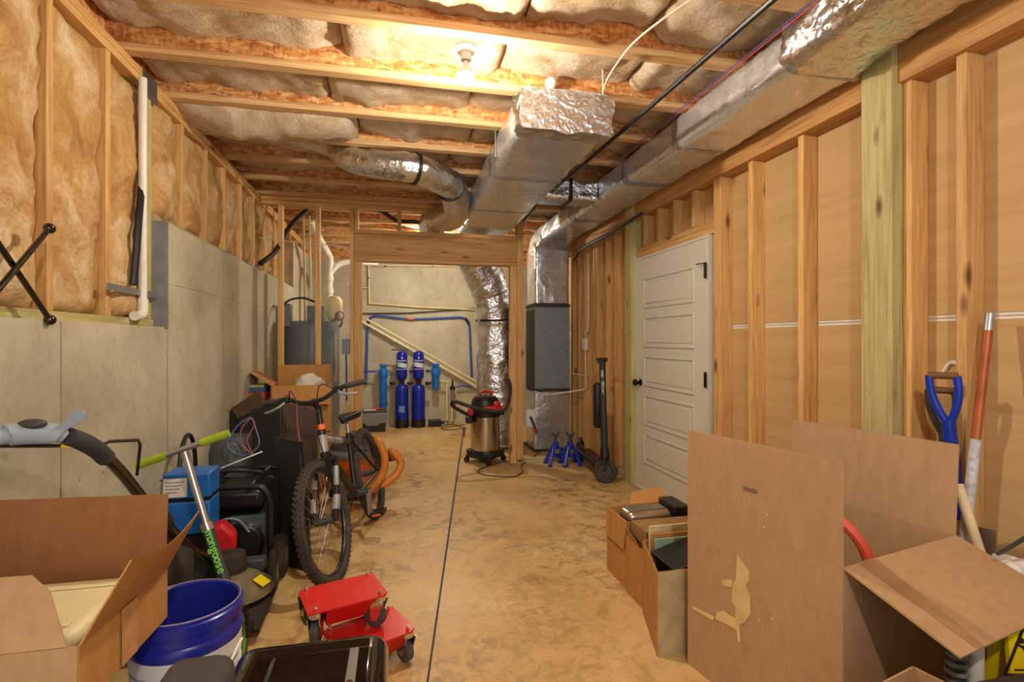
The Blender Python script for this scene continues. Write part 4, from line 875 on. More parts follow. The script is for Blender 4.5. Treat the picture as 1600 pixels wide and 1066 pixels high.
MB().box((cc.x, cc.y, .148), (wdt, .17, .29), Rm).build('lower_case', DKGREY, bc)
MB().box((cc.x, cc.y, .526), (wdt * .99, .165, .012), Rm).build('seam', BLACK, bc); MB().box((cc.x, cc.y, .594), (wdt, .17, .12), Rm).build('upper_case', BLUEBOX, bc, bevel=.008)
nv = Rm @ Vector((0, -1, 0)); xv = Rm @ Vector((1, 0, 0)); lc = Vector((cc.x, cc.y, .59)) + nv * .086 - xv * wdt * .26
MB().sheet([lc + xv * a + Vector((0, 0, b)) for a, b in ((-.045, -.045), (.055, -.045), (.055, .045), (-.045, .045))], .001).build('label_patch', PAPER, bc)
for k in range(4): MB().sheet([lc + nv * .001 + xv * a + Vector((0, 0, .025 - k * .016 + b)) for a, b in ((-.037, 0), (.045 - .01 * k, 0), (.045 - .01 * k, .004), (-.037, .004))], .0006).build('label_line', GREY, bc)
gb = tag(MB().lathe([(.0, 0), (.14, 0), (.16, .05), (.16, .55), (.12, .64), (.0, .66)], tuple(G(365, 3.55)), seg=26, caps=False).build('grey_bin', plain('bin_grey', (76, 84, 86), .5)), 'dark grey rounded bin against the left concrete wall', 'bin')
hoop = thing('wheel_hoop', 'thin black hoop standing behind the green scooter handlebar', 'hoop', tuple(G(294, 2.62)))
MB().ring(atX(293, 745, -1.13), .20, .012, (1, .12, 0), 44, 8, sc=(1.15, .9)).build('hoop', BLACK, hoop); stp_ = atX(293, 745, -1.13)
MB().tube([(stp_.x, stp_.y, 0), (stp_.x, stp_.y, stp_.z - .2)], .012, 8).build('support', BLACK, hoop)
run('steel_rod', 'long thin steel rod lying across the generator and blue case', 'rod', [atD(250, 752, 2.48), atD(345, 732, 2.86), atD(410, 706, 2.96)], .006, GALV, smooth_path=False)
run('black_strap', 'black strap lying along the top of the generator', 'strap', [atD(262, 746, 2.5), atD(310, 741, 2.7), atD(370, 735, 2.9), atD(410, 738, 2.95)], .012, BLACK)
# ---- kick scooter with lime grips
ks = thing('kick_scooter', 'kick scooter with lime grips, silver stem and neon lettering', 'scooter', (-.62, 2.32, 0))
top = atD(288, 703, 2.22); mid = atD(323, 822, 2.16); low = atD(357, 925, 2.12); fwc = atD(374, 992, 2.08); fwc.z = .1
MB().tube([top, mid], .0155, 14).build('upper_stem', SILV, ks)
ls = MB().tube([mid, low], .0225, 14).build('lower_stem', plain('stem_slate', (74, 80, 86), .35, .4), ks)
MB().tube([mid - (low - mid).normalized() * .012, mid + (low - mid).normalized() * .02], .027, 12).build('clamp', SILV, ls)
MB().tube([low, fwc + Vector((0, 0, .10))], .026, 12).build('head_tube', BLACK, ks)
hl, hr = atD(213, 728, 2.16), atD(358, 677, 2.26); hv = (hr - hl)
MB().tube([hl + hv * .30, hl + hv * .72], .0125, 12).build('handlebar', SILV, ks)
MB().tube([hl, hl + hv * .31], .0175, 14).build('grip', LIME, ks); MB().tube([hr, hr - hv * .31], .0175, 14).build('grip', LIME, ks)
sv = (low - mid).normalized(); toc = (O - mid).normalized(); side = sv.cross(toc).normalized(); nrm_ = side.cross(sv).normalized()
for i, chh in enumerate('mongoose'):
    c0 = mid + (low - mid) * (.13 + i * .078) + nrm_ * .0232
    text_mesh(chh, .046, frame_matrix(c0, sv, -side if (-side).cross(sv).dot(toc) < 0 else side), 'lettering', NEON, ls, .001, .0006)
fk_ = (fwc - low); lat_ = Vector((1, .1, 0)).normalized()
for s_ in (-1, 1): MB().tube([fwc + Vector((0, 0, .10)) + lat_ * s_ * .028, fwc + lat_ * s_ * .03], .009, 8).build('fork_leg', BLACK, ks)
def small_wheel(c, R, r, axd, name, par, mat=RUBBER, hub=NEON):
    w_ = MB().ring(c, R - r, r, axd, 30, 10).build(name, mat, par); a = Vector(axd).normalized()
    MB().cyl(Vector(c) - a * r * .75, Vector(c) + a * r * .75, R - r * 1.5, 20).build('wheel_hub', hub, w_); return w_
small_wheel(fwc, .10, .024, lat_, 'front_wheel', ks); rwc = G(428, 2.72) + Vector((0, 0, .1)); small_wheel(rwc, .10, .024, lat_, 'rear_wheel', ks)
dk0, dk1 = fwc + Vector((.0, .12, .0)), rwc + Vector((0, -.12, -.0)); dk0.z = dk1.z = .06
MB().beam(dk0, dk1, .09, .02).build('deck', BLACK, ks, bevel=.004); MB().beam(dk0 + Vector((0, 0, .011)), dk1 + Vector((0, 0, .011)), .08, .003).build('grip_tape', DIRTB, ks)
MB().tube(cat_([low, low + Vector((.02, .06, -.12)), dk0 + Vector((0, .0, .02)), dk0 + Vector((0, .05, 0))], 5), .018, 10).build('neck', BLACK, ks)
# ---- walk-behind string trimmer: handle, boom, guard, wheels
tm = thing('wheeled_trimmer', 'walk-behind trimmer with grey padded handle and dusty guard', 'trimmer', (-.8, 2.75, 0))
MB().tube(cat_([atD(108, 683, 1.52), atD(150, 703, 1.62), atD(185, 733, 1.75), atD(222, 778, 1.9), atD(262, 822, 2.08), atD(300, 860, 2.3), atD(345, 885, 2.5)], 6), .019, 12).build('boom', GLOSS, tm)
MB().tube(cat_([atD(106, 682, 1.518), atD(128, 690, 1.56), atD(150, 702, 1.62), atD(166, 716, 1.67)], 5), .026, 14).build('foam_sleeve', FOAM, tm)
hd_ = MB().tube(cat_([atD(-60, 690, 1.36), atD(0, 683, 1.42), atD(18, 679, 1.44), atD(50, 677, 1.47), atD(85, 678, 1.5), atD(101, 684, 1.515)], 5), [.018] * 4 + [.022] * 4 + [.031] * 12 + [.029] * 3 + [.022, .02, .018], 18).build('handle_housing', HANDG, tm)
HP = cat_([atD(-60, 690, 1.36), atD(0, 683, 1.42), atD(18, 679, 1.44), atD(50, 677, 1.47), atD(85, 678, 1.5), atD(101, 684, 1.515)], 5)
for k in range(10, 19): MB().tube([HP[k], HP[k].lerp(HP[k + 1], .3)], .0318, 18).build('grip_rib', HANDG, hd_)
MB().ball(atD(50, 663, 1.46), .03, (1.2, .7, .5)).build('thumb_switch', DKGREY, tm)
for q in ([(86, 677), (95, 665), (104, 653), (112, 644), (121, 639), (131, 640), (136, 647), (132, 657), (121, 664), (109, 669), (97, 681)], [(-20, 668), (-8, 664), (6, 670), (8, 680), (-10, 684)]):
    MB().prism([atD(a, b, 1.5) for a, b in q], ray(100, 600).normalized() * .012).build('throttle_paddle', HANDG, tm, bevel=.004)
MB().tube([atD(-20, 697, 1.46), atD(80, 697, 1.5), atD(125, 696, 1.56)], .0055, 8).build('control_rod', BLACK, tm); MB().tube([atD(96, 696, 1.51), atD(112, 696, 1.53)], .0075, 8).build('yellow_sleeve', YELLOW, tm)
MB().tube([atD(155, 697, 1.7), atD(172, 690, 1.74), atD(216, 688, 1.8), atD(219, 695, 1.82), atD(214, 742, 1.9)], .0055, 8).build('wire_bail', BLACK, tm)
gc = G(366, 2.47)
MB().lathe([(.0, .19), (.06, .19), (.10, .175), (.165, .125), (.175, .10), (.17, .095), (.0, .13)], gc, seg=36, caps=False).build('guard', DIRTY, tm)
for a, mat, wd in ((-.35, YELLOW, .05), (1.7, plain('sticker_cream', (214, 196, 130), .5), .035)):
    c = gc + Vector((math.cos(a) * .14, math.sin(a) * .13, .158)); rad = Vector((math.cos(a), math.sin(a), -.55)).normalized(); tg = Vector((-math.sin(a), math.cos(a), 0))
    MB().sheet([c + tg * x_ * wd + rad * y_ * .03 for x_, y_ in ((-.6, -1), (.6, -1), (.6, 1), (-.6, 1))], .004).build('warning_sticker', mat, tm)
MB().lathe([(.0, .14), (.075, .14), (.08, .2), (.07, .27), (.0, .28)], gc + Vector((-.03, .03, 0)), seg=22, caps=False).build('engine_shroud', DIRTB, tm)
MB().prism([gc + Vector((-.14, .08, .24)), gc + Vector((-.02, .10, .24)), gc + Vector((-.02, .10, .33)), gc + Vector((-.08, .09, .40)), gc + Vector((-.14, .08, .37))], (-.02, .10, 0)).build('fuel_tank', RED2, tm, bevel=.02, seg=3)
rbox(gc.x + .02, gc.x + .12, gc.y + .05, gc.y + .12, .16, .22).build('air_cleaner', DKGREY, tm, bevel=.01)
for s_ in (0, 1):
    cw = gc + Vector((.13 - .42 * s_, .36, .115)); w_ = MB().ring(cw, .08, .036, (1, .05, 0), 30, 12).build('wheel', DIRTB, tm); MB().cyl(cw - Vector((.03, 0, 0)), cw + Vector((.03, 0, 0)), .055, 18).build('wheel_hub', DIRTY, w_)
MB().tube([gc + Vector((.10, .36, .115)), gc + Vector((-.26, .36, .115))], .01, 8).build('axle', DIRTB, tm); MB().tube([gc + Vector((-.08, .36, .115)), gc + Vector((-.02, .05, .17))], .016, 8).build('axle_strut', DIRTB, tm)
MB().tube([atD(345, 885, 2.5), gc + Vector((-.04, -.02, .2))], .018, 8).build('boom_foot', GLOSS, tm)
bag = thing('garden_tool_bag', 'dark olive bag bulging behind the near carton', 'bag', tuple(G(250, 2.15))); c = G(247, 2.18)
m = MB().ball((c.x, c.y, .28), .29, (.42, .40, 1.0), 26, 18); m.v = [p if p.z > 0 else Vector((p.x, p.y, 0)) for p in m.disp(.03, 7, 5).v]; m.v = [Vector((p.x, p.y, max(0, p.z))) for p in m.v]; m.build('bag_body', DIRTB, bag)
MB().tube(cat_([(c.x - .05, c.y - .03, .53), (c.x, c.y - .04, .62), (c.x + .06, c.y - .03, .52)], 6), .012, 8).build('bag_handle', BLACK, bag)
# ================================================================== NEAR LEFT
tote = thing('storage_tote', 'black plastic tote under the near carton', 'tote', (-.94, 1.6, 0))
rbox(-1.14, -.83, 1.30, 1.70, 0, .45).build('tote_body', BLACK, tote, bevel=.02); rbox(-1.155, -.815, 1.29, 1.71, .45, .49).build('tote_lid', BLACK, tote, bevel=.01)
nb_ = thing('cardboard_box', 'shallow open carton full of cream trays in the near left corner', 'box', (-.94, 1.6, .432))
z0, zr = .494, .638; A, B, Cc, Dd = (-.665, 1.284), (-.649, 1.68), (-1.15, 1.722), (-1.15, 1.284)
def wall4(p, q, m=CARDB): return MB().sheet([(p[0], p[1], z0), (q[0], q[1], z0), (q[0], q[1], zr), (p[0], p[1], zr)], .005).build('side_panel', m, nb_)
MB().sheet([(*A, z0 + .003), (*B, z0 + .003), (*Cc, z0 + .003), (*Dd, z0 + .003)], .005).build('bottom_panel', CARDB, nb_)
wall4(A, B, CARDG); wall4(B, Cc); wall4(Cc, Dd); wall4(Dd, A, CARD)
MB().sheet([(B[0] - .002, B[1], zr), (*Cc, zr), (Cc[0], Cc[1] + .01, zr + .207), (B[0] - .0, B[1] + .01, zr + .207)], .005).build('flap', CARDB, nb_)  # back wall and flap turned from the bulb: shade put into browner cardboard
f1, f0 = atD(310, 798, 1.5), atD(203, 876, 1.165)
sh = MB(); n = 8; V = []; F = []
for k in range(n + 1):
    t = k / n; lo = Vector((A[0] + (B[0] - A[0]) * t, A[1] + (B[1] - A[1]) * t, zr)); hi = f0.lerp(f1, t); hi.z -= math.sin(t * math.pi) * .03
    V += [lo, hi, hi + Vector((.005, 0, .002)), lo + Vector((.005, 0, 0))]
for k in range(n):
    for j in range(4): j2 = (j + 1) % 4; F.append((4 * k + j, 4 * k + j2, 4 * k + 4 + j2, 4 * k + 4 + j))
F += [(0, 1, 2, 3), (4 * n, 4 * n + 3, 4 * n + 2, 4 * n + 1)]
MB().add(V, F).build('flap', CARDG, nb_)
tape = MB().sheet([(-.652, 1.44, .497), (-.649, 1.51, .497), (-.649, 1.51, .636), (-.652, 1.44, .636)], .0012).build('tape', plain('tape_gloss', (200, 150, 92), .15), nb_)
MB().sheet([(A[0] - .02, A[1], zr), (Dd[0], Dd[1], zr), (Dd[0], Dd[1] + .09, zr + .13), (-.80, A[1] + .09, zr + .125), (-.755, A[1] + .07, zr + .095)], .005).build('flap', CARD, nb_)
for i, (x0, x1, y0, y1, zz) in enumerate(((-1.09, -.70, 1.33, 1.64, .54), (-1.07, -.705, 1.35, 1.655, .605))):
    t = thing('plastic_tray', ('lower of the cream plastic trays in the near carton', 'upper cream plastic tray lying in the near carton')[i], 'tray', ((x0 + x1) / 2, (y0 + y1) / 2, zz))
    MB().bx(x0, x1, y0, y1, zz - .02, zz + .03).build('tray_body', CREAM, t, bevel=.022, seg=3); rbox(x0 + .03, x1 - .03, y0 + .03, y0 + .05, zz + .03, zz + .036).build('rib', CREAM, t, bevel=.003); rbox(x0 + .03, x1 - .03, y1 - .07, y1 - .05, zz + .03, zz + .036).build('rib', CREAM, t, bevel=.003)
pbm = MB().ball((-1.08, 1.56, .665), .06, (1, 1.1, .6), 18, 12).disp(.035, 14, 8); tag(pbm.build('plastic_bag', CLEAR, None, smooth=20), 'crumpled clear plastic bag on the cream trays', 'bag')
# ---- buckets
bc_ = Vector((-.633, 1.79, 0))
wbk = thing('bucket', 'white plastic bucket holding a blue bucket beside the near carton', 'bucket', tuple(bc_))
MB().lathe([(.0, .0), (.122, .0), (.126, .01), (.140, .27), (.147, .272), (.147, .295), (.141, .297), (.142, .33), (.150, .332), (.150, .37), (.144, .375), (.138, .37), (.120, .02), (.0, .02)], bc_, seg=40, caps=False).build('bucket_body', BUCKW, wbk)
for k in (.284, .315): MB().ring(bc_ + Vector((0, 0, k)), .146, .0035, seg=40, sub=6).build('ridge', BUCKW, wbk)
text_mesh('N', .07, frame_matrix(bc_ + Vector((.0, -.1365, .18)), (1, 0, 0), (0, 0, 1)), 'lettering', NAVY, wbk, .002, .004)
bbk = thing('bucket', 'blue bucket nested in the white bucket', 'bucket', tuple(bc_ + Vector((0, 0, .2))))
MB().lathe([(.0, .13), (.118, .13), (.134, .373), (.150, .376), (.155, .395), (.150, .41), (.146, .413), (.146, .44), (.154, .443), (.155, .472), (.149, .476), (.150, .482), (.146, .486), (.139, .48), (.120, .145), (.0, .145)], bc_, seg=44, caps=False).build('bucket_body', NAVY, bbk)
MB().ring(bc_ + Vector((0, 0, .485)), .146, .0022, seg=44, sub=6).build('worn_rim', plain('rim_pale', (150, 140, 160), .5), bbk)
MB().tube(cat_([bc_ + Vector((.155, 0, .35)), bc_ + Vector((.13, -.12, .315)), bc_ + Vector((.03, -.165, .30)), bc_ + Vector((-.06, -.155, .31))], 6), .004, 8).build('bail_handle', WHITE, wbk)
# ---- red wheel dollies
def dolly(label, c, ang, z, seed):
    c = Vector((c[0], c[1], z)); R = rz(ang); t = thing('wheel_dolly', label, 'dolly', (c.x, c.y, z - .13), 'red steel wheel dollies'); a, b = .155, .115
    P = lambda x, y, zz=0: c + R @ Vector((x, y, zz))
    MB().sheet([P(-a, -b), P(-a + .06, -b), P(a - .03, -b), P(a, -b + .02), P(a, b), P(-a + .03, b), P(-a, b - .03)], .006).build('top_plate', RED, t)
    MB().sheet([P(-a + .07, -b + .002), P(a - .05, -b + .002), P(a - .06, -b + .06, -.085), P(-a + .08, -b + .06, -.085)], .005).build('trough_side', RED, t)
    MB().sheet([P(-a + .07, b - .002), P(a - .05, b - .002), P(a - .06, b - .06, -.085), P(-a + .08, b - .06, -.085)], .005).build('trough_side', RED, t)
    MB().sheet([P(-a + .08, -b + .06, -.085), P(a - .06, -b + .06, -.085), P(a - .06, b - .06, -.085), P(-a + .08, b - .06, -.085)], .005).build('trough_floor', RED, t)
    for i, (sx, sy) in enumerate(((-1, -1), (1, -1), (1, 1), (-1, 1))):
        q = P(sx * (a - .03), sy * (b - .022)); 
        bo = MB().cyl(q + Vector((0, 0, .002)), q + Vector((0, 0, .012)), .009, 6).cyl(q + Vector((0, 0, .01)), q + Vector((0, 0, .02)), .0055, 10).build('bolt', CHROME, t, smooth=20)
        aa = ang + seed + i * 1.3; d = Vector((math.cos(aa), math.sin(aa), 0)); s_ = Vector((-d.y, d.x, 0)); ac = q + d * .018
        fk2 = MB().cyl(q - Vector((0, 0, .003)), q - Vector((0, 0, .022)), .025, 16)
        for k in (-1, 1): fk2.sheet([q + s_ * k * .022 - d * .026 - Vector((0, 0, .022)), q + s_ * k * .022 + d * .03 - Vector((0, 0, .022)), ac + s_ * k * .022 + d * .014 - Vector((0, 0, .098)), ac + s_ * k * .022 - d * .014 - Vector((0, 0, .098))], .003)
        cs_ = fk2.build('caster_fork', CHROME, t)
        wc = ac - Vector((0, 0, .086)); MB().tube([wc - s_ * .017, wc - s_ * .014, wc + s_ * .014, wc + s_ * .017], [.037, .042, .042, .037], 20).build('caster_wheel', plain('caster_grey', (70, 70, 72), .5), cs_)
    return t
dolly('lower red wheel dolly with casters on the floor behind the black case', (-.11, 2.155), math.radians(25), .131, .4)
dolly('upper red wheel dolly stacked on top of another', (-.215, 2.215), math.radians(19), .265, 1.1)
# ---- glossy black case with padded backrest
cs2 = thing('top_case', 'glossy black hard case with a chrome latch in the near foreground', 'case', (-.2, 1.2, 0))
rbox(-.385, -.035, .95, 1.46, .02, .40).build('case_shell', BLACK, cs2, bevel=.05, seg=4)
MB().bx(-.40, -.02, .93, 1.475, .40, .505).build('case_lid', GLOSS, cs2, bevel=.05, seg=5)
rbox(-.30, -.055, .96, 1.375, .49, .517).build('lid_panel', GLOSS, cs2, bevel=.02, seg=4)
for x in (-.34, -.08): rbox(x - .03, x + .03, 1.0, 1.4, 0, .021).build('rubber_foot', RUBBER, cs2)
rbox(-.115, -.092, 1.16, 1.36, .5165, .521).build('latch_plate', SILV, cs2, bevel=.002); MB().cyl((-.104, 1.22, .52), (-.104, 1.22, .5245), .007, 12).build('latch_screw', CHROME, cs2)
MB().bx(-.455, -.325, 1.08, 1.20, .0, .645).build('backrest_pad', PADG, cs2, bevel=.035, seg=4)
mat_ = tag(MB().sheet([(-.03, 1.33, .07), (.075, 1.30, .07), (.09, 1.475, .07), (.02, 1.485, .07)], .14).build('black_pouch', plain('pouch_black', (28, 28, 30), .9)), 'small black fabric pouch beside the glossy case', 'pouch')
# ---- slender rod standing upright
rod = thing('marker_rod', 'thin upright grey rod with a small fork tip standing before the floor', 'rod', (.1, 1.5, 0))
tp_, bt_ = atD(725, 668, 1.66), atD(668, 1066, 1.46); dv = (bt_ - tp_); foot = bt_ + dv * ((0.012 - bt_.z) / dv.z)
MB().tube([foot, tp_], [.0034, .0026], 8).build('shaft', plain('rod_grey', (70, 64, 68), .5), rod)
s_ = Vector((CS, -SN, 0)); MB().tube([tp_ - s_ * .008, tp_ + s_ * .008], .003, 8).tube([tp_ - Vector((0, 0, .03)), tp_], [.003, .006], 8).build('fork_tip', DKGREY, rod)
MB().lathe([(.0, 0), (.05, 0), (.05, .006), (.012, .014), (.0, .014)], (foot.x, foot.y, 0), seg=20, caps=False).build('foot_disc', DKGREY, rod)

# ================================================================== CENTRE AND RIGHT
sv_ = thing('shop_vacuum', 'steel drum shop vacuum with black base and red latches in the opening', 'vacuum', (.93, 5.5, 0)); c = Vector((.925, 5.50, 0))
MB().lathe([(.0, .12), (.155, .12), (.158, .14), (.158, .50), (.0, .50)], c, seg=36, caps=False).build('steel_drum', plain('brushed_drum', (196, 190, 178), .22, 1.0, .03), sv_)
MB().prism([c + Vector((x_, y_, .06)) for x_, y_ in ((-.2, -.05), (-.05, -.2), (.05, -.2), (.2, -.05), (.2, .05), (.05, .2), (-.05, .2), (-.2, .05))], (0, 0, .075)).build('dolly_base', BLACK, sv_, bevel=.015)
for k in range(4):
    a = k * math.pi / 2; q = c + Vector((math.cos(a) * .2, math.sin(a) * .2, .028)); MB().cyl(q + Vector((-.012, -.01, 0)), q + Vector((.012, .01, 0)), .028, 14).build('caster_wheel', BLACK, sv_); MB().cyl(q + Vector((0, 0, .02)), q + Vector((0, 0, .05)), .012, 8).build('caster_stem', BLACK, sv_)
MB().lathe([(.0, .49), (.168, .49), (.17, .54), (.15, .565), (.0, .565)], c, seg=36, caps=False).build('drum_collar', BLACK, sv_)
hd2 = MB().lathe([(.15, .56), (.155, .60), (.14, .665), (.11, .70), (.0, .715)], c, seg=32, caps=False).build('motor_head', BLACK, sv_)
MB().tube(cat_([c + Vector((-.06, -.05, .70)), c + Vector((-.05, -.05, .745)), c + Vector((.05, -.03, .745)), c + Vector((.06, -.03, .70))], 5), .014, 10).build('carry_handle', RED2, hd2)
rbox(c.x - .05, c.x + .16, c.y - .17, c.y - .10, .565, .61).build('red_trim', RED2, hd2, bevel=.015); MB().ball(c + Vector((.10, -.14, .62)), .045, (1, .8, .8)).build('red_knob', RED2, hd2)
for sx in (-1, 1): rbox(c.x + sx * .165 - .03, c.x + sx * .165 + .03, c.y - .09, c.y - .03, .50, .58).build('latch', RED2 if sx < 0 else BLACK, sv_, bevel=.012)
rbox(c.x - .22, c.x - .15, c.y - .12, c.y - .04, .43, .50).build('hose_inlet', BLACK, sv_, bevel=.01)
vh = thing('vacuum_hose', 'black ribbed hose wrapped around the steel shop vacuum', 'hose', (c.x, c.y, .6))
hp = [c + Vector((-.2, -.12, .52)), atY(712, 638, 5.36), atY(706, 632, 5.32), atY(712, 628, 5.27), atY(740, 637, 5.23), atY(775, 643, 5.22), atY(790, 638, 5.24), atY(796, 620, 5.245), atY(797, 602, 5.25), atY(793, 592, 5.26)]
MB().tube(cat_(hp, 10), .019, 12).build('hose_run', plain('hose_black', (46, 42, 38), .6), vh)
cordv = run('extension_cord', 'black cord looping on the floor in front of the shop vacuum', 'cord', [atZ(795, 720, .005), atZ(770, 726, .005), atZ(748, 735, .005), atZ(757, 742, .005), atZ(800, 745, .005), atZ(816, 738, .005), atZ(815, 727, .005), atZ(828, 718, .005), atZ(843, 706, .005)], .0055, BLACK, n=9)
# ---- jack stands
def jack(px, py, label):
    c = atZ(px, py); c.z = 0; t = thing('jack_stand', label, 'jack stand', tuple(c), 'pair of blue jack stands')
    for sx in (-1, 1):
        for sy in (-1, 1): MB().tube([c + Vector((sx * .085, sy * .085, .012)), c + Vector((sx * .03, sy * .03, .19))], [.02, .012], 6).build('leg', BLUE, t); MB().box(c + Vector((sx * .085, sy * .085, .006)), (.04, .04, .012)).build('foot', BLUE, t)
    MB().lathe([(.06, .085), (.03, .20)], c, Matrix.Rotation(0, 3, 'Z'), 4).build('gusset', BLUE, t)
    MB().cyl(c + Vector((0, 0, .15)), c + Vector((0, 0, .24)), .03, 16).build('collar', BLUE, t); MB().box(c + Vector((0, 0, .26)), (.024, .03, .12)).build('ratchet_post', DKGREY, t)
    MB().prism([c + Vector((x_, -.025, z_)) for x_, z_ in ((-.035, .34), (-.02, .315), (.02, .315), (.035, .34), (.045, .335), (.025, .295), (-.025, .295), (-.045, .335))], (0, .05, 0)).build('saddle', DKGREY, t)
    MB().tube([c + Vector((.03, -.02, .20)), c + Vector((.06, -.05, .24)), c + Vector((.065, -.06, .30))], .007, 8).build('release_handle', STEEL, t)
    MB().box(c + Vector((0, -.056, .15)), (.05, .004, .05)).build('label_patch', STEEL, t)
jack(868, 726, 'left blue jack stand by the furnace'); jack(891, 726, 'right blue jack stand next to the electric scooter')
# ---- electric scooter
es = thing('electric_scooter', 'dark grey electric scooter parked against the studs left of the door', 'scooter', (1.86, 4.4, 0))
fw = Vector((1.845, 4.42, .11)); rw = Vector((1.93, 5.30, .105)); fd = (fw - rw); fd.z = 0; fd.normalize(); sdv = Vector((-fd.y, fd.x, 0)); ESC = plain('scooter_grey', (52, 56, 60), .4, .3)
for nm, q in (('front_wheel', fw), ('rear_wheel', rw)):
    turn = Vector((.5, .87, 0)) if nm == 'front_wheel' else sdv
    w_ = MB().ring(q, .083, .027, turn, 32, 12).build(nm, RUBBER, es); MB().cyl(q - turn.normalized() * .022, q + turn.normalized() * .022, .062, 24).build('hub_motor', DKGREY, w_); MB().cyl(q - turn.normalized() * .026, q + turn.normalized() * .026, .012, 10).build('axle_nut', STEEL, w_)
stem0 = fw - fd * .02 + Vector((0, 0, .14)); stem1 = fw - fd * .09 + Vector((0, 0, .99))
MB().tube([stem0, stem1], [.034, .028], 18).build('steering_column', ESC, es); MB().tube([fw + Vector((0, 0, .10)), stem0 + Vector((0, 0, .06))], .042, 16).build('fork_head', BLACK, es)
tn = Vector((.5, .87, 0)).normalized()
for k in (-1, 1): MB().tube([fw + tn * .045 * k + Vector((0, 0, .12)), fw + tn * .04 * k], .012, 8).build('fork_leg', ESC, es)
pts = []
for k in range(9): a = math.radians(60 + k * 15); pts.append(fw + fd * math.cos(a) * -.0 + (-fd) * math.cos(math.radians(180) - a) * .125 + Vector((0, 0, math.sin(a) * .125)))
MB().tube(pts, .016, 8).build('fender', BLACK, es)
hb2 = MB().tube([stem1 + tn * -.20, stem1 + Vector((0, 0, .015)), stem1 + tn * .20], .014, 10).build('handlebar', BLACK, es)
for k in (-1, 1): MB().tube([stem1 + tn * k * .20, stem1 + tn * k * .10 + Vector((0, 0, .007))], .019, 12).build('grip', RUBBER, hb2)
MB().box(stem1 + Vector((0, 0, .02)), (.07, .09, .03), rz(math.atan2(fd.y, fd.x))).build('display', BLACK, hb2, bevel=.008)
MB().beam(rw + fd * .12 + Vector((0, 0, .03)), fw - fd * .14 + Vector((0, 0, .03)), .15, .05).build('deck', BLACK, es, bevel=.012); MB().beam(fw - fd * .17 + Vector((0, 0, .03)), stem0 - fd * .0, .05, .06).build('deck_neck', BLACK, es, bevel=.01)
MB().tube([rw - fd * .02 + Vector((0, 0, .0)), rw + fd * .14 + Vector((0, 0, .03))], .02, 8).build('rear_arm', BLACK, es); MB().tube([rw + Vector((0, 0, .125)) - fd * .06, rw + Vector((0, 0, .135)), rw + fd * .09 + Vector((0, 0, .10))], .018, 8).build('rear_fender', BLACK, es)
MB().box(fw - fd * .17 + Vector((0, 0, .08)), (.03, .05, .03)).build('red_accent', RED2, es)
bt = stem0.lerp(stem1, .52) - fd * .055; MB().box(bt + Vector((-.04, 0, .0)), (.075, .09, .42)).build('battery_pack', BLACK, es, bevel=.03, seg=3)
toc = Vector((-.42, -.9, 0)).normalized(); ltx = stem0.lerp(stem1, .70) + toc * .031
text_mesh('SEGWAY', .038, frame_matrix(ltx, (0, .0, -1), toc.cross(Vector((0, 0, -1)))), 'lettering', WHITE, es, .001)
MB().box(stem0.lerp(stem1, .87) + toc * .029, (.022, .003, .07), rz(math.atan2(toc.y, toc.x) + math.pi / 2)).build('label_patch', plain('pale_badge', (176, 180, 180), .5), es)
# ---- big open carton
bb_ = thing('cardboard_box', 'big open brown carton with raised flaps at the right', 'box', (1.5, 1.65, 0))
DD = Vector((1.137, 1.875, 0)); ux = Vector((.976, .214, 0)); uy = Vector((.214, -.976, 0)); Wd, Ln, hh = .60, .62, .628; AA = DD + uy * Ln; EE = DD + ux * Wd; BBc = AA + ux * Wd; upv = Vector((0, 0, hh)); fz = Vector((0, 0, .308))
def pan(nm, q, par=bb_, m=CARD, th=.006): return MB().sheet(q, th).build(nm, m, par)
pan('bottom_panel', [DD + Vector((0, 0, .006)), EE + Vector((0, 0, .006)), BBc + Vector((0, 0, .006)), AA + Vector((0, 0, .006))])
ps = pan('side_panel', [AA, DD, DD + upv, AA + upv]); pan('side_panel', [DD, EE, EE + upv, DD + upv]); pan('side_panel', [EE, BBc, BBc + upv, EE + upv]); pan('side_panel', [BBc, AA, AA + upv, BBc + upv], m=cardboard('cardboard_shaded', (176, 142, 108), (166, 132, 98)))  # near side's shade is put into a darker copy of the cardboard
fl1 = pan('flap', [AA + upv + Vector((0, 0, .0004)), DD + upv + Vector((0, 0, .0004)), DD + upv + fz, AA + upv + fz])
pan('flap', [EE + upv, BBc + upv, BBc + upv + fz + ux * .02, EE + upv + fz + ux * .02])
nf = uy * .285 - Vector((0, 0, .105)); fl3 = pan('flap', [AA + upv, BBc + upv, BBc + upv + nf, AA + upv + nf])
pan('flap', [DD + ux * .08 + upv, EE + upv, EE + upv - uy * .05 - Vector((0, 0, .26)), DD + ux * .08 + upv - uy * .05 - Vector((0, 0, .26))])
nz = (uy.cross(Vector((0, 0, 1)))).normalized(); nz = nz if nz.x < 0 else -nz
def onface(s_, z_): return DD + uy * s_ + Vector((0, 0, z_)) + nz * .0042
STAIN = plain('dried_glue', (216, 190, 134), .6, var=.06)
def blob(par, pts, seed=0):
    P = [onface(a, b) for a, b in pts]; n = len(P); mbb = MB().add(P + [p + nz * .0008 for p in P], [tuple(range(n)), tuple(range(2 * n - 1, n - 1, -1))] + [(i, (i + 1) % n, (i + 1) % n + n, i + n) for i in range(n)]); mbb.build('glue_stain', STAIN, par, smooth=0)
def pf(px, py):
    r_ = ray(px, py); k = (DD + nz * .0042 - O).dot(nz) / r_.dot(nz); q = O + r_ * k; return ((q - DD).dot(uy), q.z)
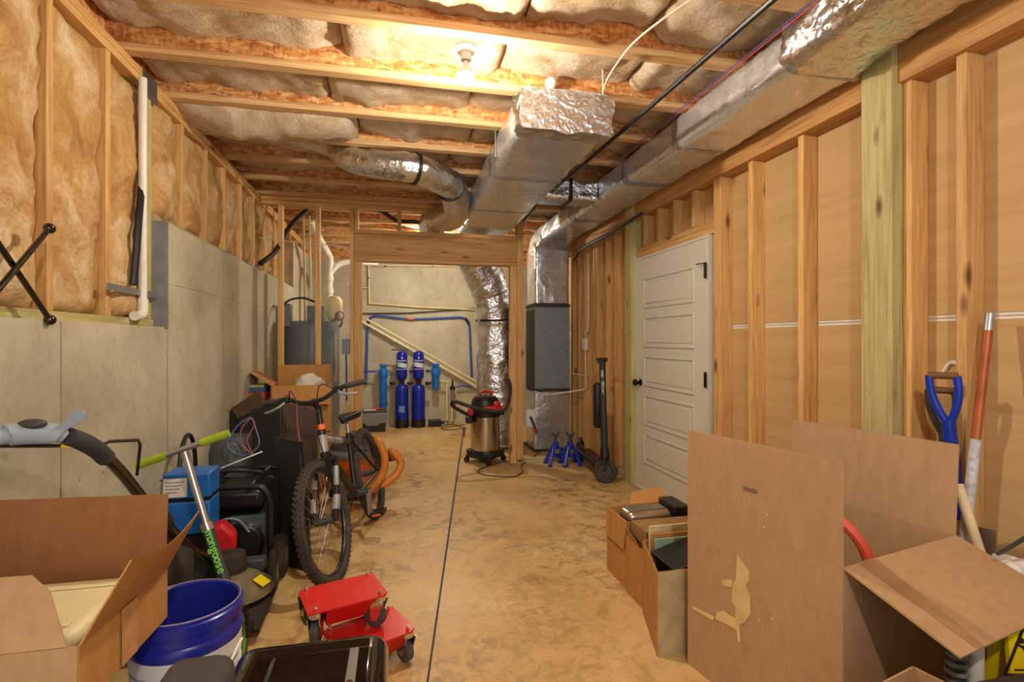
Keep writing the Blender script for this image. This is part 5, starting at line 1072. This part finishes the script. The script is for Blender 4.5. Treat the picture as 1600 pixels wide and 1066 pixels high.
blob(ps, [pf(*q) for q in ((1152, 866), (1160, 878), (1170, 892), (1172, 905), (1166, 915), (1172, 930), (1173, 960), (1163, 974), (1156, 976), (1157, 1005), (1153, 1002), (1151, 985), (1143, 980), (1128, 972), (1118, 968), (1120, 958), (1130, 954), (1140, 962), (1149, 966), (1150, 950), (1144, 940), (1145, 915), (1150, 905))])
blob(ps, [pf(*q) for q in ((1082, 947), (1090, 950), (1116, 964), (1114, 970), (1100, 962), (1082, 952))])
blob(ps, [pf(*q) for q in ((1126, 907), (1136, 905), (1145, 908), (1144, 918), (1132, 916))])
for q in ((1199, 805), (1194, 824), (1187, 969), (1207, 967)): blob(fl1 if q[1] < 790 else ps, [(pf(*q)[0] + math.cos(k) * .004, pf(*q)[1] + math.sin(k) * .004) for k in range(6)])
o = MB().add([onface(*pf(*q)) for q in ((1162, 760), (1183, 766), (1183, 772), (1162, 766))], [(0, 1, 2, 3)]).build('stamp_mark', plain('stamp_ink', (120, 96, 84), .7), fl1)
o = MB().sheet([AA + upv + nf * t + ux * s_ + Vector((0, 0, .0045)) for s_, t in ((.07, 0), (.15, 0), (.11, 1), (.075, 1))], .0008).build('packing_tape', plain('tape_brown', (164, 128, 92), .45), fl3)
ringo = tag(MB().ring((1.425, 1.59, .513), .195, .018, (.77, .63, .1), 44, 8).build('foam_ring', CORAL), 'coral red ring standing inside the big open carton', 'ring')
dst = tag(MB().lathe([(.0, .012), (.12, .012), (.12, .25), (.0, .25)], DD + ux * .30 + uy * .2, seg=20, caps=False).build('parts_tub', DKGREY), 'dark tub at the bottom of the big open carton', 'tub')
# ---- small cartons with household bits
def pr(q): return atZ(*q)
T0 = Vector((1.168, 2.48, 0)); tb = thing('cardboard_box', 'small open carton with a metal tin, farthest of the small cartons', 'box', (1.3, 2.62, 0))
def obox(t, x0, x1, y0, y1, h, m, sk=0.0):
    for q in (((x0, y0), (x1, y0)), ((x1, y0), (x1 + sk, y1)), ((x1 + sk, y1), (x0 + sk, y1)), ((x0 + sk, y1), (x0, y0))):
        (a, b), (c_, d_) = q; MB().sheet([(a, b, 0), (c_, d_, 0), (c_, d_, h), (a, b, h)], .005).build('side_panel', m, t)
    MB().sheet([(x0, y0, .004), (x1, y0, .004), (x1 + sk, y1, .004), (x0 + sk, y1, .004)], .005).build('bottom_panel', m, t)
obox(tb, 1.165, 1.56, 2.50, 2.76, .352, CARDG)
MB().sheet([(1.30, 2.765, .352), (1.56, 2.765, .352), (1.56, 2.90, .40), (1.36, 2.86, .385)], .005).build('flap', CARDG, tb)
MB().sheet([(1.163, 2.50, .352), (1.163, 2.755, .352), (1.155, 2.75, .20), (1.155, 2.52, .20)], .004).build('flap', CARDG, tb)
tn_ = thing('metal_tin', 'shiny rounded metal tin lying in the farthest small carton', 'tin', (1.38, 2.6, .33)); MB().bx(1.19, 1.45, 2.53, 2.67, .30, .385).build('tin_body', plain('tin_metal', (188, 178, 160), .28, .9), tn_, bevel=.035, seg=4); rbox(1.22, 1.42, 2.56, 2.64, .385, .389).build('tin_lid', STEEL, tn_, bevel=.002)
tag(rbox(1.19, 1.54, 2.52, 2.73, .01, .298).build('packed_parcel', CARDB), 'brown parcel filling the farthest small carton', 'box')
dk_ = tag(rbox(1.46, 1.545, 2.53, 2.72, .30, .40).build('black_binder', BLACK, None, bevel=.004), 'black binder standing behind the metal tin', 'binder')
mb_ = thing('cardboard_box', 'middle small carton with half-folded flaps between two others', 'box', (1.35, 2.38, 0)); obox(mb_, 1.155, 1.56, 2.285, 2.485, .30, CARDG)
MB().sheet([(1.153, 2.285, .30), (1.153, 2.485, .30), (1.145, 2.47, .345), (1.15, 2.33, .29)], .004).build('flap', CARDG, mb_)
tag(rbox(1.172, 1.545, 2.30, 2.47, .01, .37).build('olive_carton', cardboard('carton_olive', (160, 128, 78), (140, 104, 58))), 'brown sealed packet filling the middle small carton', 'box')
nb2 = thing('cardboard_box', 'nearest small carton with a dark folder, beside the big carton', 'box', (1.3, 2.1, 0)); obox(nb2, 1.04, 1.42, 1.945, 2.27, .345, CARDG, .10)
MB().sheet([(1.04, 1.9405, .0), (1.42, 1.9405, .0), (1.42, 1.9405, .342), (1.04, 1.9405, .342)], .003).build('near_liner', plain('pale_carton', (176, 160, 120), .7), nb2)
lf = thing('file_box', 'black document box lying askew in the nearest small carton', 'box', (1.28, 2.08, .27)); Rt = Matrix.Rotation(math.radians(-16), 3, 'Y'); MB().box((1.29, 2.06, .315), (.30, .20, .10), Rt).build('box_body', BLACK, lf, bevel=.006); MB().box(Vector((1.29, 2.06, .315)) + Rt @ Vector((0, 0, .058)), (.31, .21, .018), Rt).build('box_lid', BLACK, lf, bevel=.004)
MB().cyl(Vector((1.29, 2.06, .315)) + Rt @ Vector((.02, -.106, .058)), Vector((1.29, 2.06, .315)) + Rt @ Vector((.02, -.11, .058)), .006, 8).build('rivet', STEEL, lf)
for i, (y, h, m) in enumerate(((2.20, .40, CARDG), (2.23, .425, plain('folder_cream', (210, 196, 150), .6)), (2.175, .385, plain('folder_green', (150, 176, 150), .6)))):
    tag(MB().sheet([(1.15, y, .01), (1.40, y, .01), (1.40, y, h), (1.15, y, h)], .012).build('file_folder', m), ('tan', 'cream', 'pale green')[i] + ' file folder standing in the nearest small carton', 'folder', 'folders in the nearest small carton')
# ---- long-handled tools against the right wall
def dshovel(label, top, low, grip_col, sleeve):
    t = thing('shovel', label, 'shovel', (low.x, low.y, 0), 'spades against the right wall'); dv_ = (low - top).normalized(); view = Vector((1, .55, 0)).normalized(); sdx = Vector((.45, -.9, 0)).normalized()
    y1 = top + dv_ * .17; MB().tube([top + dv_ * .24, low], .0165, 12).build('shaft', ASH, t)
    MB().tube([y1, top + dv_ * .27], .0225, 12).build('socket', grip_col, t)
    for k in (-1, 1): MB().tube(cat_([y1 + dv_ * .03, y1 - dv_ * .05 + sdx * k * .03, top + dv_ * .06 + sdx * k * .042, top + sdx * k * .042], 5), .0135, 10).build('yoke_arm', grip_col, t)
    MB().tube([top - sdx * .045, top + sdx * .045], .0135, 12).build('hand_grip', plain('grip_wood', (120, 82, 48), .5), t)
    s0 = low - dv_ * .32; MB().tube([s0, low], .021, 12).build('sleeve', sleeve, t)
    bl = low + dv_ * .02; n2 = dv_.cross(sdx).normalized(); end = Vector((low.x, low.y, 0)) + Vector((dv_.x, dv_.y, 0)) * .2
    MB().sheet([bl - sdx * .10, bl + sdx * .10, end + sdx * .09 + Vector((0, 0, .05)), end + Vector((0, 0, .004)), end - sdx * .09 + Vector((0, 0, .05))], .003).build('blade', STEEL, t)
    return t
dshovel('spade with a blue D-handle leaning in the corner behind the big carton', atD(1473, 587, 1.99), atD(1500, 810, 2.0), BLUE, NAVY)
dshovel('spade with a dark grey D-handle behind the blue-handled spade', atD(1471, 610, 2.06), atD(1487, 800, 2.1), plain('handle_slate', (70, 74, 70), .4), YELLOW)
cp = thing('painted_pole', 'copper-coloured pole with worn white lower half leaning on the stud', 'pole', (1.95, 1.45, 0)); a, b = atD(1547, 490, 1.90), atD(1508, 832, 1.86); k = b + (b - a) * ((0 - b.z) / (b - a).z); mm = a.lerp(b, .58); tt = a.lerp(b, .08)
MB().tube([a, tt], .0145, 12).build('pole_tip', GALV, cp); MB().tube([tt, mm], .0150, 12).build('pole_upper', COPPERP, cp); MB().tube([mm, k], .0165, 12).build('pole_lower', WORN, cp)
wp = atD(1497, 757, 1.87); wq = atD(1524, 842, 1.80); k2 = wq + (wq - wp) * ((0 - wq.z) / (wq - wp).z)
tag(MB().tube([wp, k2], .0165, 12).build('wooden_stake', PALEW), 'short pale wooden stake beside the copper pole', 'stake')
# ---- odds and ends at the far right edge
ys = thing('caution_sign', 'yellow plastic floor sign with a slipping figure beside the big carton', 'sign', (1.62, 1.15, 0))
sp = [atD(1545, 1005, 1.34), atD(1590, 955, 1.42), atD(1680, 975, 1.40), atD(1650, 1075, 1.28), atD(1560, 1078, 1.28)]
sx_ = Vector((.97, -.22, 0)); so = Vector((1.585, 1.03, 0)); sn = Vector((-.2, -.9, .0)).normalized()
lean = Vector((.02, .08, .52)); 
MB().sheet([so, so + sx_ * .30, so + sx_ * .27 + lean, so + sx_ * .03 + lean], .012).build('front_board', YELLOW, ys); MB().sheet([so + Vector((.05, .2, 0)), so + Vector((.05, .2, 0)) + sx_ * .28, so + sx_ * .27 + lean + Vector((0, .012, 0)), so + sx_ * .03 + lean + Vector((0, .012, 0))], .012).build('rear_board', YELLOW, ys)
Mf = frame_matrix(so + sx_ * .075 + lean * .84 + sx_.cross(lean).normalized() * .0075, sx_, lean)
INK = plain('sign_ink', (24, 22, 16), .5)
def onsign(poly): return [Mf @ Vector((x_ * .72, y_ * .72, 0)) for x_, y_ in poly]
for poly in (((-.10, -.075), (.10, -.075), (.10, -.065), (-.10, -.065)), ((-.105, -.072), (-.095, -.075), (.005, .10), (-.004, .105)), ((.105, -.072), (.095, -.075), (-.005, .10), (.004, .105)),
             ((-.02, .03), (-.005, .035), (.012, -.01), (-.004, -.015)), ((-.004, -.012), (.008, -.018), (.04, -.03), (.042, -.022), (.012, -.005)), ((0, -.012), (.01, -.012), (-.01, -.05), (-.02, -.048)), ((-.015, .03), (-.04, .045), (-.043, .038), (-.016, .02)), ((-.01, .03), (.03, .04), (.03, .033), (-.005, .022)),
             ((-.06, -.055), (.02, -.055), (.02, -.05), (-.06, -.05))):
    MB().sheet(onsign(poly), .0012).build('pictogram', INK, ys, smooth=0)
MB().lathe([(.0, 0), (.008, 0), (.008, .0012), (.0, .0012)], Mf @ Vector((-.0144, .036, 0)), Mf.to_3x3(), 14, caps=False).build('pictogram', INK, ys)
wr = tag(MB().lathe([(.0, 0), (.019, 0), (.019, .48), (.0, .48)], (1.562, 1.125, 0), seg=20, caps=False).build('paper_roll', WHITE), 'white roll standing between the big carton and the yellow sign', 'roll')
hs_ = thing('spring_hose', 'grey ribbed hose end beside the big carton corner', 'hose', (1.42, 1.17, 0)); MB().tube([(1.515, 1.14, 0), (1.515, 1.14, .44)], .022, 14).build('core', DKGREY, hs_)
for k in range(14): MB().ring((1.515, 1.14, .11 + k * .024), .023, .006, seg=18, sub=6).build('rib', GREY, hs_)
dw = thing('dark_tote', 'dark grey tote edge in the near right corner', 'tote', (1.5, .9, 0)); rbox(1.20, 1.75, .62, .90, 0, .50).build('tote_body', BLACK, dw, bevel=.02); rbox(1.18, 1.77, .60, .915, .50, .53).build('tote_lid', BLACK, dw, bevel=.012)
nc = carton('cardboard_box', 'small carton top peeping in at the bottom right edge', (1.21, .995), .2, .12, .455, 0, .25, CARD, {0: (20, .05)})
bk_ = thing('wire_bin', 'clear bin of blue and white packets at the right edge behind the big carton', 'bin', (2.0, 1.15, 0))
rbox(1.93, 2.09, .95, 1.36, .01, .5).build('bin_body', CLEAR, bk_, bevel=.01); MB().tube([(1.93, .96, .505), (1.93, 1.35, .505)], .008, 8).build('bin_rim', DKGREY, bk_)
MB().beam(atD(1560, 866, 1.62), atD(1640, 818, 1.5), .02, .008).build('lid_edge', DKGREY, bk_)
for i in range(4):
    p = Vector((1.99, 1.02 + i * .1, .54)); m = MB().ball(p, .055, (1, 1, .7), 14, 9).disp(.02, 16, i); tag(m.build('plastic_packet', (PAPER, plain('packet_blue', (70, 130, 200), .4), CLEAR, PAPER)[i]), ('white packet nearest the frame edge in the clear bin', 'blue packet in the clear bin', 'clear packet in the clear bin', 'crumpled white packet by the pole in the clear bin')[i], 'packet', 'packets in the clear bin')
